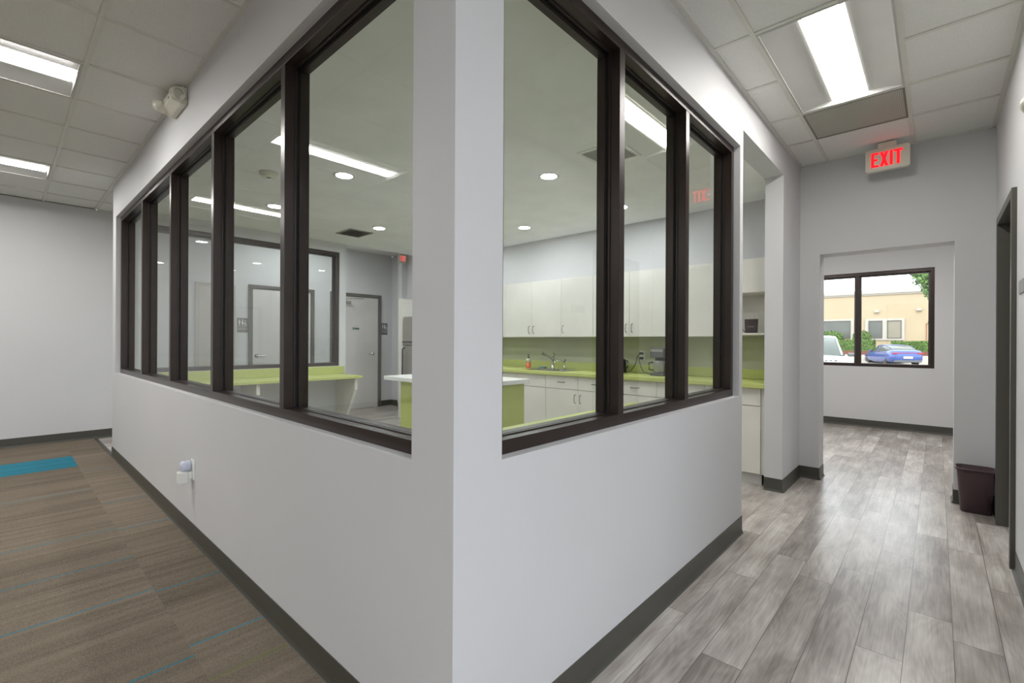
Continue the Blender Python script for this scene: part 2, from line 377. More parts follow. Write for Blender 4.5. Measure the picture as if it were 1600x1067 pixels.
# ------------------------------------------------------------------ baseboards
bb = .11
def base(name, segs, label):
    mb = MB()
    for axis, a, b, t, sgn in segs:       # t = wall face, sgn = direction the board sticks out
        prof = [(0, 0), (.016*sgn, 0), (.009*sgn, .006), (.004*sgn, .022), (.004*sgn, bb), (0, bb)]
        if axis == 'x': mb.prism([(t+p[0], p[1]) for p in prof], 'x', a, b)
        else: mb.prism([(t+p[0], p[1]) for p in prof], 'y', a, b)
    return struct(name, mb, BASE, label)
base('baseboard_south', [('x', XW, .004, 0, -1)], 'dark vinyl base under the five-pane window')
base('baseboard_east', [('y', .0, YK, 0, 1)], 'dark vinyl base under the three-pane window')
base('baseboard_passage', [('x', -.15, .004, YK, 1), ('x', -.14, .004, YP, -1), ('y', YP, YN, 0, 1)], 'dark vinyl base around the pier')
base('baseboard_north', [('x', 0, .16, YN, -1), ('y', YN, 4.5, .16, 1), ('x', 1.065, WR, YN, -1), ('y', YN, 4.5, 1.065, -1)], 'dark vinyl base on the end wall')
base('baseboard_right', [('y', 1.05, 3.0, WR, -1), ('y', 3.93, YN, WR, -1)], 'dark vinyl base on the right wall')
base('baseboard_window', [('x', -1.5, 2.45, 8.0, -1)], 'dark vinyl base under the far window')
base('baseboard_far', [('y', -8, 1.78, XF, 1), ('y', 2.84, 3.10, XF, 1), ('y', 4.16, 4.39, XF, 1), ('x', XF, -6.46, 4.39, -1), ('x', -6.46, -6.34, 4.17, -1)], 'dark vinyl base on the far wall')
base('baseboard_west', [('y', 0, 2.62, XW, -1), ('x', XW, -5.5, 2.62, 1)], 'dark vinyl base on the west partition')

# ------------------------------------------------------------------ ceilings
def ceiling(name, xs, ys, skip, label, nocross=()):
    """suspended grid: xs, ys = grid lines; skip = cells (i, j) taken by fixtures"""
    mb = MB(); w = .012; z = H
    for i in range(len(xs)-1):
        for j in range(len(ys)-1):
            if (i, j) in skip: continue
            a, b, c, d = xs[i]+w, xs[i+1]-w, ys[j]+w, ys[j+1]-w
            mb.add([(a, c, z+.007), (b, c, z+.007), (b, d, z+.007), (a, d, z+.007)], [(0, 3, 2, 1)], 0)
    for i, x in enumerate(xs): mb.box(x-w, x+w, ys[0], ys[-1], z, z+.012, 1)
    for j, y in enumerate(ys):
        for i in range(len(xs)-1):
            if (i, j) in nocross: continue
            mb.box(xs[i]+w, xs[i+1]-w, y-w, y+w, z+.0005, z+.012, 1)
    return struct(name, mb, [TILE, TBAR], label)
GX = [-2.223-.6138*k for k in range(-3, 8)][::-1]     # -6.52 .. -.38
GX = [-6.99] + [x for x in GX if x < -.2] + [.22, .82, 1.281]
GY = [-7.99] + [-.478-1.2192*k for k in range(6, -1, -1)] + [-.012]
GY = [y for i, y in enumerate(GY) if i == 0 or y > -7.9]
def cell(xs, v): return max(i for i in range(len(xs)-1) if xs[i] <= v+1e-3)
TROF = [(-5.58, -1.09), (-3.14, -1.09), (-4.35, -3.53), (-1.91, -3.53), (-5.58, -5.97), (-3.14, -5.97), (-.69, -5.97)]  # rows behind the first are added, set where the long window won't mirror them
ceiling('ceiling', GX, GY, {(cell(GX, x), cell(GY, y)) for x, y in TROF}, 'suspended tile ceiling of the open office')
LBX = [1.29, 1.90, 2.51, 3.12, 3.73, 4.34, 4.99]; LBY = [-7.99, -6.57, -5.35, -4.14, -2.92, -1.70, -.48, 1.04]
LT = [(2, 5), (4, 3), (4, 5)]
ceiling('ceiling', LBX, LBY, set(LT), 'suspended tile ceiling of the lobby')
CX = [.012, .22, .815, 1.281]
CY = [.0, .125, .72, 1.315, 1.905, 2.50, 3.10, 3.66, 4.27]
ceiling('ceiling', CX, CY, {(1, 4), (1, 5), (1, 6)}, 'suspended tile ceiling of the corridor', nocross={(1, 5)})
HX = [-6.99, -6.52, -5.90, -5.51]; HY = [.01, .60, 1.82, 3.04, 4.38]
ceiling('ceiling', HX, HY, {(1, 2)}, 'suspended tile ceiling of the restroom hall')
struct('ceiling', MB().box(-5.5, -.15, .15, YN, KH, KH+.02), GYP, 'smooth lower kitchen ceiling')
RX = [-1.49, -.88, -.27, .34, .95, 1.56, 2.17, 2.44]; RYY = [4.51, 5.1, 6.3, 7.5, 7.99]
ceiling('ceiling', RX, RYY, {(3, 1), (1, 1)}, 'suspended tile ceiling of the far room')
struct('ceiling', MB().box(WR+.15, 4.6, 1.2, YN, H, H+.02), GYP, 'side office ceiling')
struct('ceiling', MB().box(-7.2, 5.2, -8.3, 8.4, H+.16, H+.26), GYP, 'roof deck over the rooms')
# wall angle
struct('trim_2', MB().box(-7, 0, -.022, 0, H-.001, H+.01).box(0, .022, 0, YN, H-.001, H+.01).box(0, WR, YN-.022, YN, H-.001, H+.01).box(WR-.022, WR, -8, YN, H-.001, H+.01).box(XF, XF+.022, -8, 0, H-.001, H+.01),
       TBAR, 'metal wall angle around the tile ceilings')

# ------------------------------------------------------------------ storefront windows
def storefront(name, root_loc, axis, face, inn, a, b, mull, z0, z1, label, fw=.045, dep=.114, setb=.04, gm=None, lab_pane=None, fm=None):
    """axis = direction the strip runs; face = wall face coordinate, inn = +1/-1 direction into the wall"""
    fm = fm or BRONZE; gm = gm or GLS
    r = sroot(name, root_loc, label)
    f0, f1 = face+inn*setb, face+inn*(setb+dep); g = face+inn*(setb+dep*.5)
    def bx(mb, p, q, t0, t1, zl, zh, m=0):
        lo, hi = min(t0, t1), max(t0, t1)
        if axis == 'x': mb.box(p, q, lo, hi, zl, zh, m)
        else: mb.box(lo, hi, p, q, zl, zh, m)
    fr = MB()
    bx(fr, a, b, f0, f1, z0, z0+fw); bx(fr, a, b, f0, f1, z1-fw, z1)
    bx(fr, a, a+fw, f0, f1, z0+fw, z1-fw); bx(fr, b-fw, b, f0, f1, z0+fw, z1-fw)
    fr.build('frame', fm, r, bevel=.0012)
    edges = [a+fw/2] + list(mull) + [b-fw/2]
    for c in mull:
        mm = MB(); bx(mm, c-fw/2, c+fw/2, f0+inn*.001, f1, z0+fw, z1-fw); mm.build('mullion', fm, r, bevel=.0012)
    st = MB(); ga = MB()
    for p, q in zip(edges[:-1], edges[1:]):
        p += fw/2; q -= fw/2; zl, zh = z0+fw, z1-fw
        for s0, s1, h, mb, d in ((g-inn*.013, g-inn*.005, .006, st, 0), (g+inn*.005, g+inn*.03, .022, st, 0), (g-inn*.005, g+inn*.005, .004, ga, 0)):
            bx(mb, p, q, s0, s1, zl, zl+min(h, .004)); bx(mb, p, q, s0, s1, zh-h, zh)
            bx(mb, p, p+h, s0, s1, zl+.004, zh-h); bx(mb, q-h, q, s0, s1, zl+.004, zh-h)
        pn = MB(); o = .002
        if axis == 'x': pn.add([(p+o, g, zl+o), (q-o, g, zl+o), (q-o, g, zh-o), (p+o, g, zh-o)], [(0, 1, 2, 3)])
        else: pn.add([(g, p+o, zl+o), (g, q-o, zl+o), (g, q-o, zh-o), (g, p+o, zh-o)], [(0, 1, 2, 3)])
        po = pn.build('pane', gm, r)
    st.build('glazing_stop', fm, r, bevel=.0008); ga.build('gasket', GASKET, r)
    return r
storefront('window_1', ((LX0+LX1)/2, .09, ZS), 'x', 0, 1, LX0, LX1, [-4.375, -3.332, -2.2905, -1.247], ZS, ZT, 'long bronze-framed interior window of five tall panes')
storefront('window_2', (-.09, (RY0+RY1)/2, ZS), 'y', 0, -1, RY0, RY1, [.975, 1.687], ZS, ZT, 'bronze-framed interior window of three tall panes beside the corridor')
storefront('window_3', (-5.57, 1.4, .9), 'y', -5.5, -1, .3, 2.52, [1.04, 1.80], .90, 2.556, 'dark-framed interior window above the lime counter', setb=.02)
storefront('window_4', (.07, 8.1, .915), 'x', 8.0, 1, -.80, .938, [.06], .915, 2.3425, 'dark-framed outside window at the end', setb=.03, gm=GLX)
storefront('window_5', (4.67, 2.8, .6), 'y', 4.6, 1, 1.6, 4.1, [2.85], .6, 2.4, 'outside window of the side office', setb=.03, gm=GLX)

storefront('window_6', (5.07, -1.9, .3), 'y', 5.0, 1, -4.2, .4, [-2.7, -1.15], .3, 2.6, 'wide window added out of view to let daylight into the lobby', setb=.03, gm=GLX)  # unseen lobby window, added as a daylight source for the corridor face
# ------------------------------------------------------------------ doors
def lever(parent, x, y, z, sx, dy):
    """rose on plane x facing +sx, lever pointing towards dy"""
    mb = MB(); mb.lathe([(.032, 0), (.032, .008*sx), (.012, .012*sx), (.012, .05*sx)], (x, y, z), 'x', 20)
    mb.tube([(x+.05*sx, y, z), (x+.052*sx, y+.03*dy, z), (x+.05*sx, y+.115*dy, z-.004)], .009, 8)
    mb.build('handle', CHROME, parent)
def hall_door(name, y0, y1, handle_y, dy, frame_m, label, extra):
    r = sroot(name, (XF, (y0+y1)/2, 0), label); t = .05
    fr = MB()
    for a, b in ((y0, y0+t), (y1-t, y1)): fr.box(XF-.02, XF+.03, a, b, 0, 2.14-t)
    fr.box(XF-.02, XF+.03, y0, y1, 2.14-t, 2.14)
    fr.box(XF+.0, XF+.015, y0+t, y0+t+.014, 0, 2.076).box(XF, XF+.015, y1-t-.014, y1-t, 0, 2.076).box(XF, XF+.015, y0+t, y1-t, 2.076, 2.09)
    fr.build('frame', frame_m, r, bevel=.002)
    lf = MB().box(XF+.001, XF+.008, y0+t+.014, y1-t-.014, .008, 2.076).build('leaf', DOORLF, r)
    lever(lf, XF+.008, handle_y, 1.02, 1, dy)
    return r, lf
r1, l1 = hall_door('door_1', 1.79, 2.83, 1.915, 1, DOORFR, 'pale restroom door seen through the interior window', 0)
r2, l2 = hall_door('door_2', 3.12, 4.14, 3.965, -1, DOORFR, 'pale restroom door with closer at the end of the hall', 0)
MB().box(XF+.008, XF+.05, 3.22, 3.5, 1.94, 1.99).box(XF+.02, XF+.05, 3.30, 3.33, 1.99, 2.03).tube([(XF+.06, 3.32, 2.02), (XF+.16, 3.50, 2.03), (XF+.05, 3.75, 2.05)], .009, 6).build('door_closer', STEEL, r2)
MB().box(XF+.008, XF+.012, 3.55, 3.60, 1.47, 1.51).build('latch_plate', NICKEL, r2)
MB().box(XF+.008, XF+.012, 3.60, 3.68, 1.475, 1.505).build('green_plate', GREENP, r2)
MB().box(XF+.008, XF+.012, 2.55, 2.60, 1.49, 1.53).build('latch_plate', NICKEL, r1)
r3 = sroot('door_4', (XF, 1.35, 0), 'beige flush panel door beyond the interior window')
MB().box(XF, XF+.03, 1.08, 1.13, 0, 2.06).box(XF, XF+.03, 1.55, 1.60, 0, 2.06).box(XF, XF+.034, 1.08, 1.60, 2.06, 2.11).build('frame', mat('beige_frame', (176, 170, 160), .5), r3, bevel=.002)
MB().box(XF, XF+.02, 1.13, 1.55, .01, 2.06).build('leaf', mat('beige_leaf', (188, 182, 174), .5), r3)
# right corridor doorway, open
r4 = sroot('door_3', (WR, 3.47, 0), 'dark grey metal frame of the open doorway on the right')
fr = MB()
for a, b, c, d in ((3.012, 3.062, 3.062, 3.078), (3.874, 3.924, 3.858, 3.874)):
    fr.box(WR-.022, WR+.172, a, b, 0, 2.10)
    fr.box(WR+.05, WR+.11, c, d, 0, 2.084)
fr.box(WR-.022, WR+.172, 3.012, 3.924, 2.10, 2.15).box(WR+.05, WR+.11, 3.062, 3.874, 2.084, 2.10)
fr.build('frame', DOORFR, r4, bevel=.002)
hg = MB()
for z in (.25, 1.07, 1.85): hg.box(WR+.115, WR+.165, 3.066, 3.070, z, z+.11)
hg.build('hinge', NICKEL, r4)
MB().box(WR+.168, WR+1.0, 3.078, 3.122, .008, 2.09).build('leaf', DOORLF, r4)

# ------------------------------------------------------------------ ceiling lamps
def troffer(x0, x1, y0, y1, z, label, group=None, lens=None):
    t = thing('ceiling_light', label, 'ceiling light', ((x0+x1)/2, (y0+y1)/2, z), group=group)
    xm = (x0+x1)/2; lw = (x1-x0)*.175; up = .030; e = .012
    fr = MB().box(x0, x1, y0, y0+e, z-.002, z+.02).box(x0, x1, y1-e, y1, z-.002, z+.02).box(x0, x0+e, y0+e, y1-e, z-.002, z+.02).box(x1-e, x1, y0+e, y1-e, z-.002, z+.02)
    fr.build('frame', METALR, t, bevel=.001)
    rf = MB(); a, b = y0+e, y1-e
    for s in (-1, 1):
        xo = xm+s*((x1-x0)/2-e); xi = xm+s*lw
        N = 8; pts = [(xi+(xo-xi)*k/N, z+up*math.cos(math.pi/2*k/N)**1.0+.002) for k in range(N+1)]
        for (p, q), (p2, q2) in zip(pts[:-1], pts[1:]):
            rf.add([(p, a, q), (p2, a, q2), (p2, b, q2), (p, b, q)], [(0, 1, 2, 3)], 0, True)
    for yy in (a+.003, b-.003):
        rf.add([(x0+e, yy, z-.001), (x1-e, yy, z-.001), (x1-e, yy, z+.075), (x0+e, yy, z+.075)], [(0, 1, 2, 3)])
    rf.add([(x0+e, a, z+.075), (x1-e, a, z+.075), (x1-e, b, z+.075), (x0+e, b, z+.075)], [(0, 1, 2, 3)])
    rf.build('reflector', METALR, t)
    ln = MB(); N = 10
    pts = [(xm-lw+2*lw*k/N, z+up-.012*math.sin(math.pi*k/N)) for k in range(N+1)]
    for (p, q), (p2, q2) in zip(pts[:-1], pts[1:]):
        ln.add([(p, a+.02, q), (p2, a+.02, q2), (p2, b-.02, q2), (p, b-.02, q)], [(0, 1, 2, 3)], 0 if abs((p+p2)/2-xm) < lw*.72 else 1, True)
    ln.build('lens', [lens or LENS, LENSE], t)
    return t
names = {}
row = {-1.09: 'nearest the window strip', -3.53: 'added out of view in the middle of the open office', -5.97: 'added out of view at the back of the open office'}
col = {-5.58: 'far recessed fluorescent ceiling light by the left wall', -3.14: 'recessed fluorescent ceiling light before the emergency lamp', -.69: 'recessed fluorescent ceiling light nearest the lobby', -4.35: 'recessed fluorescent ceiling light left of centre', -1.91: 'recessed fluorescent ceiling light right of centre'}
for x, y in TROF:
    i, j = cell(GX, x), cell(GY, y)
    troffer(GX[i]+.012, GX[i+1]-.012, GY[j]+.012, GY[j+1]-.012, H, col[x]+', '+row[y], 'troffers over the open office')
troffer(.232, .803, 1.917, 3.088, H, 'long recessed fluorescent light in the corridor ceiling before the grille', lens=LENSC)
troffer(.352, .938, 5.11, 6.29, H, 'recessed fluorescent light added unseen to brighten the room behind the end opening')  # added lamp, out of view, lifts the far room wall
for i, j in LT: troffer(LBX[i]+.012, LBX[i+1]-.012, LBY[j]+.012, LBY[j]+1.207, H, 'recessed fluorescent light added out of view in the lobby', 'added troffers over the lobby', lens=LENSL)  # added lobby lamps, never in view, brighten the corridor face
troffer(-.868, -.282, 5.11, 6.29, H, 'recessed fluorescent light added unseen at the left of the far room')  # second added lamp for the far room
LENSH = emit('hall_fill_lens', (250, 252, 255), 22.0)  # glow for a hall lamp added to brighten the restroom doors
troffer(-6.508, -5.912, 1.832, 3.028, H, 'recessed fluorescent light added to brighten the restroom hall', lens=LENSH)
# corridor return grille
gr = thing('ceiling_grille', 'grey perforated return air grille between corridor light and exit sign', 'air grille', (.52, 3.38, H))
MB().box(.232, .803, 3.112, 3.122, H-.002, H+.01).box(.232, .803, 3.638, 3.648, H-.002, H+.01).box(.232, .242, 3.122, 3.638, H-.002, H+.01).box(.793, .803, 3.122, 3.638, H-.002, H+.01).build('frame', GRILLE, gr)
def perf():
    m = mat('perforated_metal', (180, 178, 168), .55); t = m.node_tree; b = t.nodes['Principled BSDF']
    g = node(t, 'ShaderNodeNewGeometry'); v = node(t, 'ShaderNodeTexVoronoi'); v.inputs['Scale'].default_value = 110; v.inputs['Randomness'].default_value = 0
    t.links.new(g.outputs['Position'], v.inputs['Vector'])
    c = node(t, 'ShaderNodeMath', operation='GREATER_THAN'); c.inputs[1].default_value = .28; t.links.new(v.outputs['Distance'], c.inputs[0])
    mr = node(t, 'ShaderNodeMapRange', i_3=.25, i_4=1.0); t.links.new(c.outputs[0], mr.inputs[0])
    sc = node(t, 'ShaderNodeVectorMath', operation='SCALE'); sc.inputs[0].default_value = s2l((186, 184, 174)); t.links.new(mr.outputs[0], sc.inputs['Scale'])
    t.links.new(sc.outputs[0], b.inputs['Base Color']); return m
PERF = perf()
MB().box(.242, .793, 3.122, 3.638, H+.002, H+.006).build('perforated_plate', PERF, gr)

DL = [(-1.51, 1.15, 'kitchen downlight nearest the block corner'), (-1.51, 2.35, 'kitchen downlight nearest the corridor panes'), (-1.51, 3.58, 'kitchen downlight over the end of the sink counter'),
      (-2.82, 1.17, 'kitchen downlight between island and long window'), (-2.85, 3.58, 'kitchen downlight over the sink'), (-2.82, 2.37, 'kitchen downlight over the island'),
      (-4.24, 1.14, 'kitchen downlight near the lime wall counter'), (-4.255, 2.40, 'kitchen downlight beside the dark ceiling grille'), (-4.24, 3.60, 'kitchen downlight before the fridge')]
for x, y, l in DL:
    t = thing('downlight', 'round recessed '+l, 'ceiling light', (x, y, KH), group='round kitchen downlights')
    MB().lathe([(.066, -.001), (.092, -.001), (.09, -.006), (.068, -.004)], (x, y, KH), 'z', 28, caps=False).build('trim_ring', WHITEP, t)
    MB().lathe([(.067, -.0015), (.067, -.0035)], (x, y, KH), 'z', 28).build('lens', DISC, t)
# kitchen ceiling devices
sm = thing('smoke_detector', 'round off-white smoke detector on the kitchen ceiling', 'smoke detector', (-3.24, .71, KH))
MB().lathe([(.075, 0), (.075, -.012), (.066, -.030), (.045, -.042)], (-3.24, .71, KH)).build('housing', CREAM, sm)
MB().lathe([(.018, -.042), (.016, -.046)], (-3.24, .71, KH)).build('sensor_button', DKGREY, sm)
def vent(x0, x1, y0, y1, label, m, n, back=None):
    v = thing('ceiling_vent', label, 'air vent', ((x0+x1)/2, (y0+y1)/2, KH)); e = .025
    MB().box(x0, x1, y0, y0+e, KH-.008, KH).box(x0, x1, y1-e, y1, KH-.008, KH).box(x0, x0+e, y0+e, y1-e, KH-.008, KH).box(x1-e, x1, y0+e, y1-e, KH-.008, KH).build('frame', m, v)
    MB().box(x0+e, x1-e, y0+e, y1-e, KH-.0015, KH-.0005).build('backing', back or BLACK, v)
    sl = MB()
    for k in range(n):
        x = x0+e+(x1-x0-2*e)*(k+.5)/n
        sl.prism([(x-.006, KH-.002), (x+.004, KH-.009), (x+.006, KH-.009), (x-.003, KH-.002)], 'y', y0+e, y1-e)
    sl.build('slats', m, v)
vent(-1.05, -.70, 2.10, 2.45, 'white louvred supply vent by the corridor panes', WHITEP, 16, METALR)
vent(-4.92, -4.54, 2.16, 2.49, 'dark louvred vent in the kitchen ceiling', GRILLE, 12)

# ------------------------------------------------------------------ exit signs
def letter_polys(ch, w, h, t):
    if ch == 'E': return [[(0, 0), (w, 0), (w, t), (t*1.15, t), (t*1.15, h), (0, h)], [(t*1.15, h-t), (w, h-t), (w, h), (t*1.15, h)], [(t*1.15, (h-t)/2), (w*.86, (h-t)/2), (w*.86, (h+t)/2), (t*1.15, (h+t)/2)]]
    if ch == 'X': return [[(0, 0), (t*1.25, 0), (w, h), (w-t*1.25, h)], [(w-t*1.25, 0), (w, 0), (t*1.25, h), (0, h)]]
    if ch == 'I': return [[(0, 0), (t*1.2, 0), (t*1.2, h), (0, h)]]
    if ch == 'T': return [[((w-t*1.15)/2, 0), ((w+t*1.15)/2, 0), ((w+t*1.15)/2, h-t), ((w-t*1.15)/2, h-t)], [(0, h-t), (w, h-t), (w, h), (0, h)]]
def rrect(x0, x1, z0, z1, r, n=5):
    out = []
    for cx, cz, a0 in ((x1-r, z1-r, 0), (x0+r, z1-r, 90), (x0+r, z0+r, 180), (x1-r, z0+r, 270)):
        for k in range(n+1):
            a = math.radians(a0+90*k/n); out.append((cx+r*math.cos(a), cz+r*math.sin(a)))
    return out
def exit_sign(label, axis, c, face, zc, w=.29, h=.185, canopy=True, lm=None):
    """axis 'y': plate normal along y, text facing 'face' (-1)"""
    loc = (c[0], c[1], zc); t = thing('exit_sign', label, 'exit sign', loc)
    d = .02
    def P(mb, poly, a, b, m=0):
        if axis == 'y': mb.prism([(c[0]+p[0], zc+p[1]) for p in poly], 'y', min(c[1]+a, c[1]+b), max(c[1]+a, c[1]+b), m)
        else: mb.prism([(c[1]+p[0], zc+p[1]) for p in poly], 'x', min(c[0]+a, c[0]+b), max(c[0]+a, c[0]+b), m)
    bd = MB(); P(bd, rrect(-w/2, w/2, -h/2, h/2, .018), -d, d); bd.build('housing', CREAM, t, bevel=.003)
    if canopy:
        cb = MB(); P(cb, [(-.06, h/2), (.06, h/2), (.06, H-zc-.002), (-.06, H-zc-.002)], -.03, .03); cb.build('canopy', CREAM, t, bevel=.003)
    lt = MB(); lh = h*.64; x = -w*.36; sp = .012
    for ch, lw in (('E', w*.17), ('X', w*.19), ('I', w*.065), ('T', w*.19)):
        for poly in letter_polys(ch, lw, lh, .0165):
            P(lt, [(x+p[0], -lh/2+p[1]) for p in poly], face*d, face*(d+.003))
        x += lw+w*.028
    lt.build('lettering', lm or REDL, t)
    return t
exit_sign('white exit sign with glowing red letters under the corridor ceiling', 'y', (.655, 4.10), -1, 2.790)
exit_sign('small red-lit exit sign on the wall end above the fridge side panel', 'x', (-6.318, 4.16), 1, 2.78, w=.17, h=.15, canopy=False, lm=REDW)

# ------------------------------------------------------------------ emergency lamps
def em_light(label, x, y, z, axis, sgn, heads):
    t = thing('emergency_light', label, 'emergency light', (x, y, z))
    if axis == 'x':     # mounted on a wall running along x, sticking out to sgn*y
        pr = [(0, .06), (0, -.052), (sgn*.035, -.058), (sgn*.085, -.02), (sgn*.085, .03), (sgn*.03, .06)]
        MB().prism([(y+p[0], z+p[1]) for p in pr], 'x', x-.15, x+.15).build('housing', CREAM, t, bevel=.006)
        MB().box(x+.07, x+.075, y+sgn*.088, y+sgn*.084, z-.015, z-.005).build('test_button', REDL if False else DKGREY, t)
    else:
        pr = [(0, .06), (0, -.052), (sgn*.035, -.058), (sgn*.085, -.02), (sgn*.085, .03), (sgn*.03, .06)]
        MB().prism([(x+p[0], z+p[1]) for p in pr], 'y', y-.15, y+.15).build('housing', CREAM, t, bevel=.006)
    for c, d in heads:
        d = Vector(d).normalized(); c = Vector(c)
        h = MB().tube([c-d*.045, c-d*.02, c, c+d*.012, c+d*.0125], .05, 20, rs=[.016, .034, .046, .048, .042])
        ho = h.build('lamp_head', CREAM, t)
        MB().tube([c+d*.0126, c+d*.019], .05, 20, rs=[.040, .026]).build('lens', HEADL, ho)
em_light('white two-headed emergency light above the long window strip', -2.83, 0, 2.862, 'x', -1,
         [((-2.69, -.050, 2.862), (.80, -.5, -.1)), ((-2.95, -.090, 2.860), (-.97, -.2, -.12))])
em_light('white emergency light high on the right corridor wall', WR, 1.62, 2.17, 'y', -1,
         [((WR-.055, 1.76, 2.165), (-.25, .85, -.1)), ((WR-.055, 1.48, 2.165), (-.25, -.85, -.1))])

# ------------------------------------------------------------------ small wall things
op = thing('wall_outlet', 'white duplex wall outlet low under the long window', 'outlet', (-2.50, 0, .45))
MB().box(-2.538, -2.464, -.006, 0, .388, .512).build('cover_plate', WHITEP, op, bevel=.002)
pl = thing('plug_adapter', 'bluish white rounded plug-in in the upper socket', 'plug adapter', (-2.52, -.03, .47))
MB().loft([[(-2.535+x*s, -.008-d, .473+z*s*1.25) for x, z in [(.026*math.cos(a), .026*math.sin(a)) for a in [2*math.pi*k/16 for k in range(16)]]] for d, s in ((0, .9), (.012, 1.05), (.045, 1.0), (.055, .75), (.058, .3))]).build('plug_body', BLUEPL, pl)
p2 = thing('plug_adapter', 'white boxy plug adapter in the lower socket', 'plug adapter', (-2.52, -.04, .41))
MB().box(-2.556, -2.498, -.078, -.028, .372, .442).build('body', WHITEP, p2, bevel=.005)
MB().box(-2.540, -2.500, -.028, -.006, .395, .438).build('plug_neck', WHITEP, p2, bevel=.003)
MB().lathe([(.012, 0), (.012, -.003)], (-2.557, -.055, .405), 'x', 14).build('socket_hole', BLACK, p2)

rs = thing('room_sign', 'small grey room sign plate beside the right doorway', 'sign', (WR, 2.77, 1.57))
MB().box(WR-.006, WR, 2.66, 2.868, 1.535, 1.605).build('plate', mat('sign_grey', (140, 140, 142), .5), rs, bevel=.001)

def figures(t, x, y0, y1, z0, z1, m):
    """three pictograms: man, woman, wheelchair on plane x facing +x; y grows to picture right"""
    w = (y1-y0)/3; h = z1-z0; mb = MB(); e = .002
    def P(poly): mb.prism(poly, 'x', x, x+e)
    for i in range(3):
        c = y0+w*(i+.5)
        def circ(cy, cz, r, n=12): P([(cy+r*math.cos(2*math.pi*k/n), cz+r*math.sin(2*math.pi*k/n)) for k in range(n)])
        if i < 2:
            circ(c, z0+h*.88, h*.10)
            if i == 0:
                P([(c-w*.28, z0+h*.74), (c+w*.28, z0+h*.74), (c+w*.28, z0+h*.42), (c+w*.15, z0+h*.42), (c+w*.15, z0), (c-w*.15, z0), (c-w*.15, z0+h*.42), (c-w*.28, z0+h*.42)])
            else:
                P([(c-w*.16, z0+h*.74), (c+w*.16, z0+h*.74), (c+w*.36, z0+h*.30), (c+w*.12, z0+h*.30), (c+w*.12, z0), (c-w*.12, z0), (c-w*.12, z0+h*.30), (c-w*.36, z0+h*.30)])
        else:
            circ(c-w*.1, z0+h*.80, h*.07)
            P([(c-w*.16, z0+h*.70), (c-w*.04, z0+h*.70), (c, z0+h*.36), (c+w*.25, z0+h*.36), (c+w*.4, z0+h*.02), (c+w*.28, z0), (c+w*.14, z0+h*.26), (c-w*.14, z0+h*.26)])
            n = 14; 
            for k in range(n):
                a, b = math.radians(110+220*k/n), math.radians(110+220*(k+1)/n); ro, ri = h*.25, h*.18; cy, cz = c-w*.02, z0+h*.22
                P([(cy+ro*math.cos(a), cz+ro*math.sin(a)), (cy+ro*math.cos(b), cz+ro*math.sin(b)), (cy+ri*math.cos(b), cz+ri*math.sin(b)), (cy+ri*math.cos(a), cz+ri*math.sin(a))])
    mb.build('pictograms', m, t)
def text(t, s, loc, size, rot, m, name='lettering'):
    cu = bpy.data.curves.new(name, 'FONT'); cu.body = s; cu.size = size; cu.align_x = 'CENTER'; cu.extrude = .0006
    cu.materials.append(m); o = bpy.data.objects.new(name, cu); S.collection.objects.link(o)
    off = Vector((0, 0, 0)); p = t
    while p is not None: off += p.location; p = p.parent
    o.rotation_euler = rot; bpy.context.view_layer.update()
    me = bpy.data.meshes.new_from_object(o.evaluated_get(bpy.context.evaluated_depsgraph_get()))
    bpy.data.objects.remove(o)
    o = bpy.data.objects.new(name, me); S.collection.objects.link(o)
    o.parent = t; o.location = Vector(loc)-off; o.rotation_euler = rot; return o
def restroom_sign(y0, y1, label, pm):
    t = thing('restroom_sign', label, 'sign', (XF, (y0+y1)/2, 1.495), group='restroom signs on the far wall')
    MB().box(XF, XF+.004, y0, y1, 1.385, 1.61).build('plate', pm, t)
    MB().box(XF+.004, XF+.0045, y0+.008, y1-.008, 1.472, 1.476).build('divider_line', SIGNW, t)
    figures(t, XF+.004, y0+.01, y1-.01, 1.495, 1.59, SIGNW)
    text(t, 'RESTROOM', (XF+.005, (y0+y1)/2, 1.432), .024, (math.pi/2, 0, math.pi/2), SIGNW)
restroom_sign(1.635, 1.783, 'taupe restroom sign with white figures left of the nearer restroom door', SIGNT)
restroom_sign(4.15, 4.29, 'dark slate restroom sign right of the farther restroom door', SIGN)

# ------------------------------------------------------------------ kitchen
def pull(parent, x, y, z, vert=True, L=.10):
    """bow handle on a face at y looking to -y"""
    if vert: pts = [(x, y, z-L/2), (x, y-.026, z-L/2+.012), (x, y-.03, z), (x, y-.026, z+L/2-.012), (x, y, z+L/2)]
    else: pts = [(x-L/2, y, z), (x-L/2+.012, y-.026, z), (x, y-.03, z), (x+L/2-.012, y-.026, z), (x+L/2, y, z)]
    MB().tube(pts, .005, 8).build('handle', NICKEL, parent)
YF = 3.70
def base_unit(x0, x1, n, label, handles=True, top=.864, drawer=None):
    t = thing('base_cabinet', label, 'cabinet', ((x0+x1)/2, 4.0, 0), group='white kitchen base cabinets')
    MB().box(x0+.001, x1-.001, YF+.02, YN-.002, .10, top).build('carcass', WHITE, t)
    MB().box(x0+.001, x1-.001, YF+.04, YF+.06, 0, .10).build('toe_kick', mat('toe_grey', (196, 195, 190), .5), t)
    w = (x1-x0)/n
    for i in range(n):
        a, b = x0+w*i+.002, x0+w*(i+1)-.002
        d = MB().box(a, b, YF, YF+.019, .104, .702).build('door', WHITE, t, bevel=.0012)
        if n == 2: hx = b-.035 if i == 0 else a+.035
        else: hx = (a+.035)
        if handles: pull(d, hx, YF, .60)
        dr = MB().box(a, b, YF, YF+.019, .708, .860).build('drawer', WHITE, t, bevel=.0012)
        if drawer is None or drawer[i]: pull(dr, (a+b)/2, YF, .785, False)
    return t
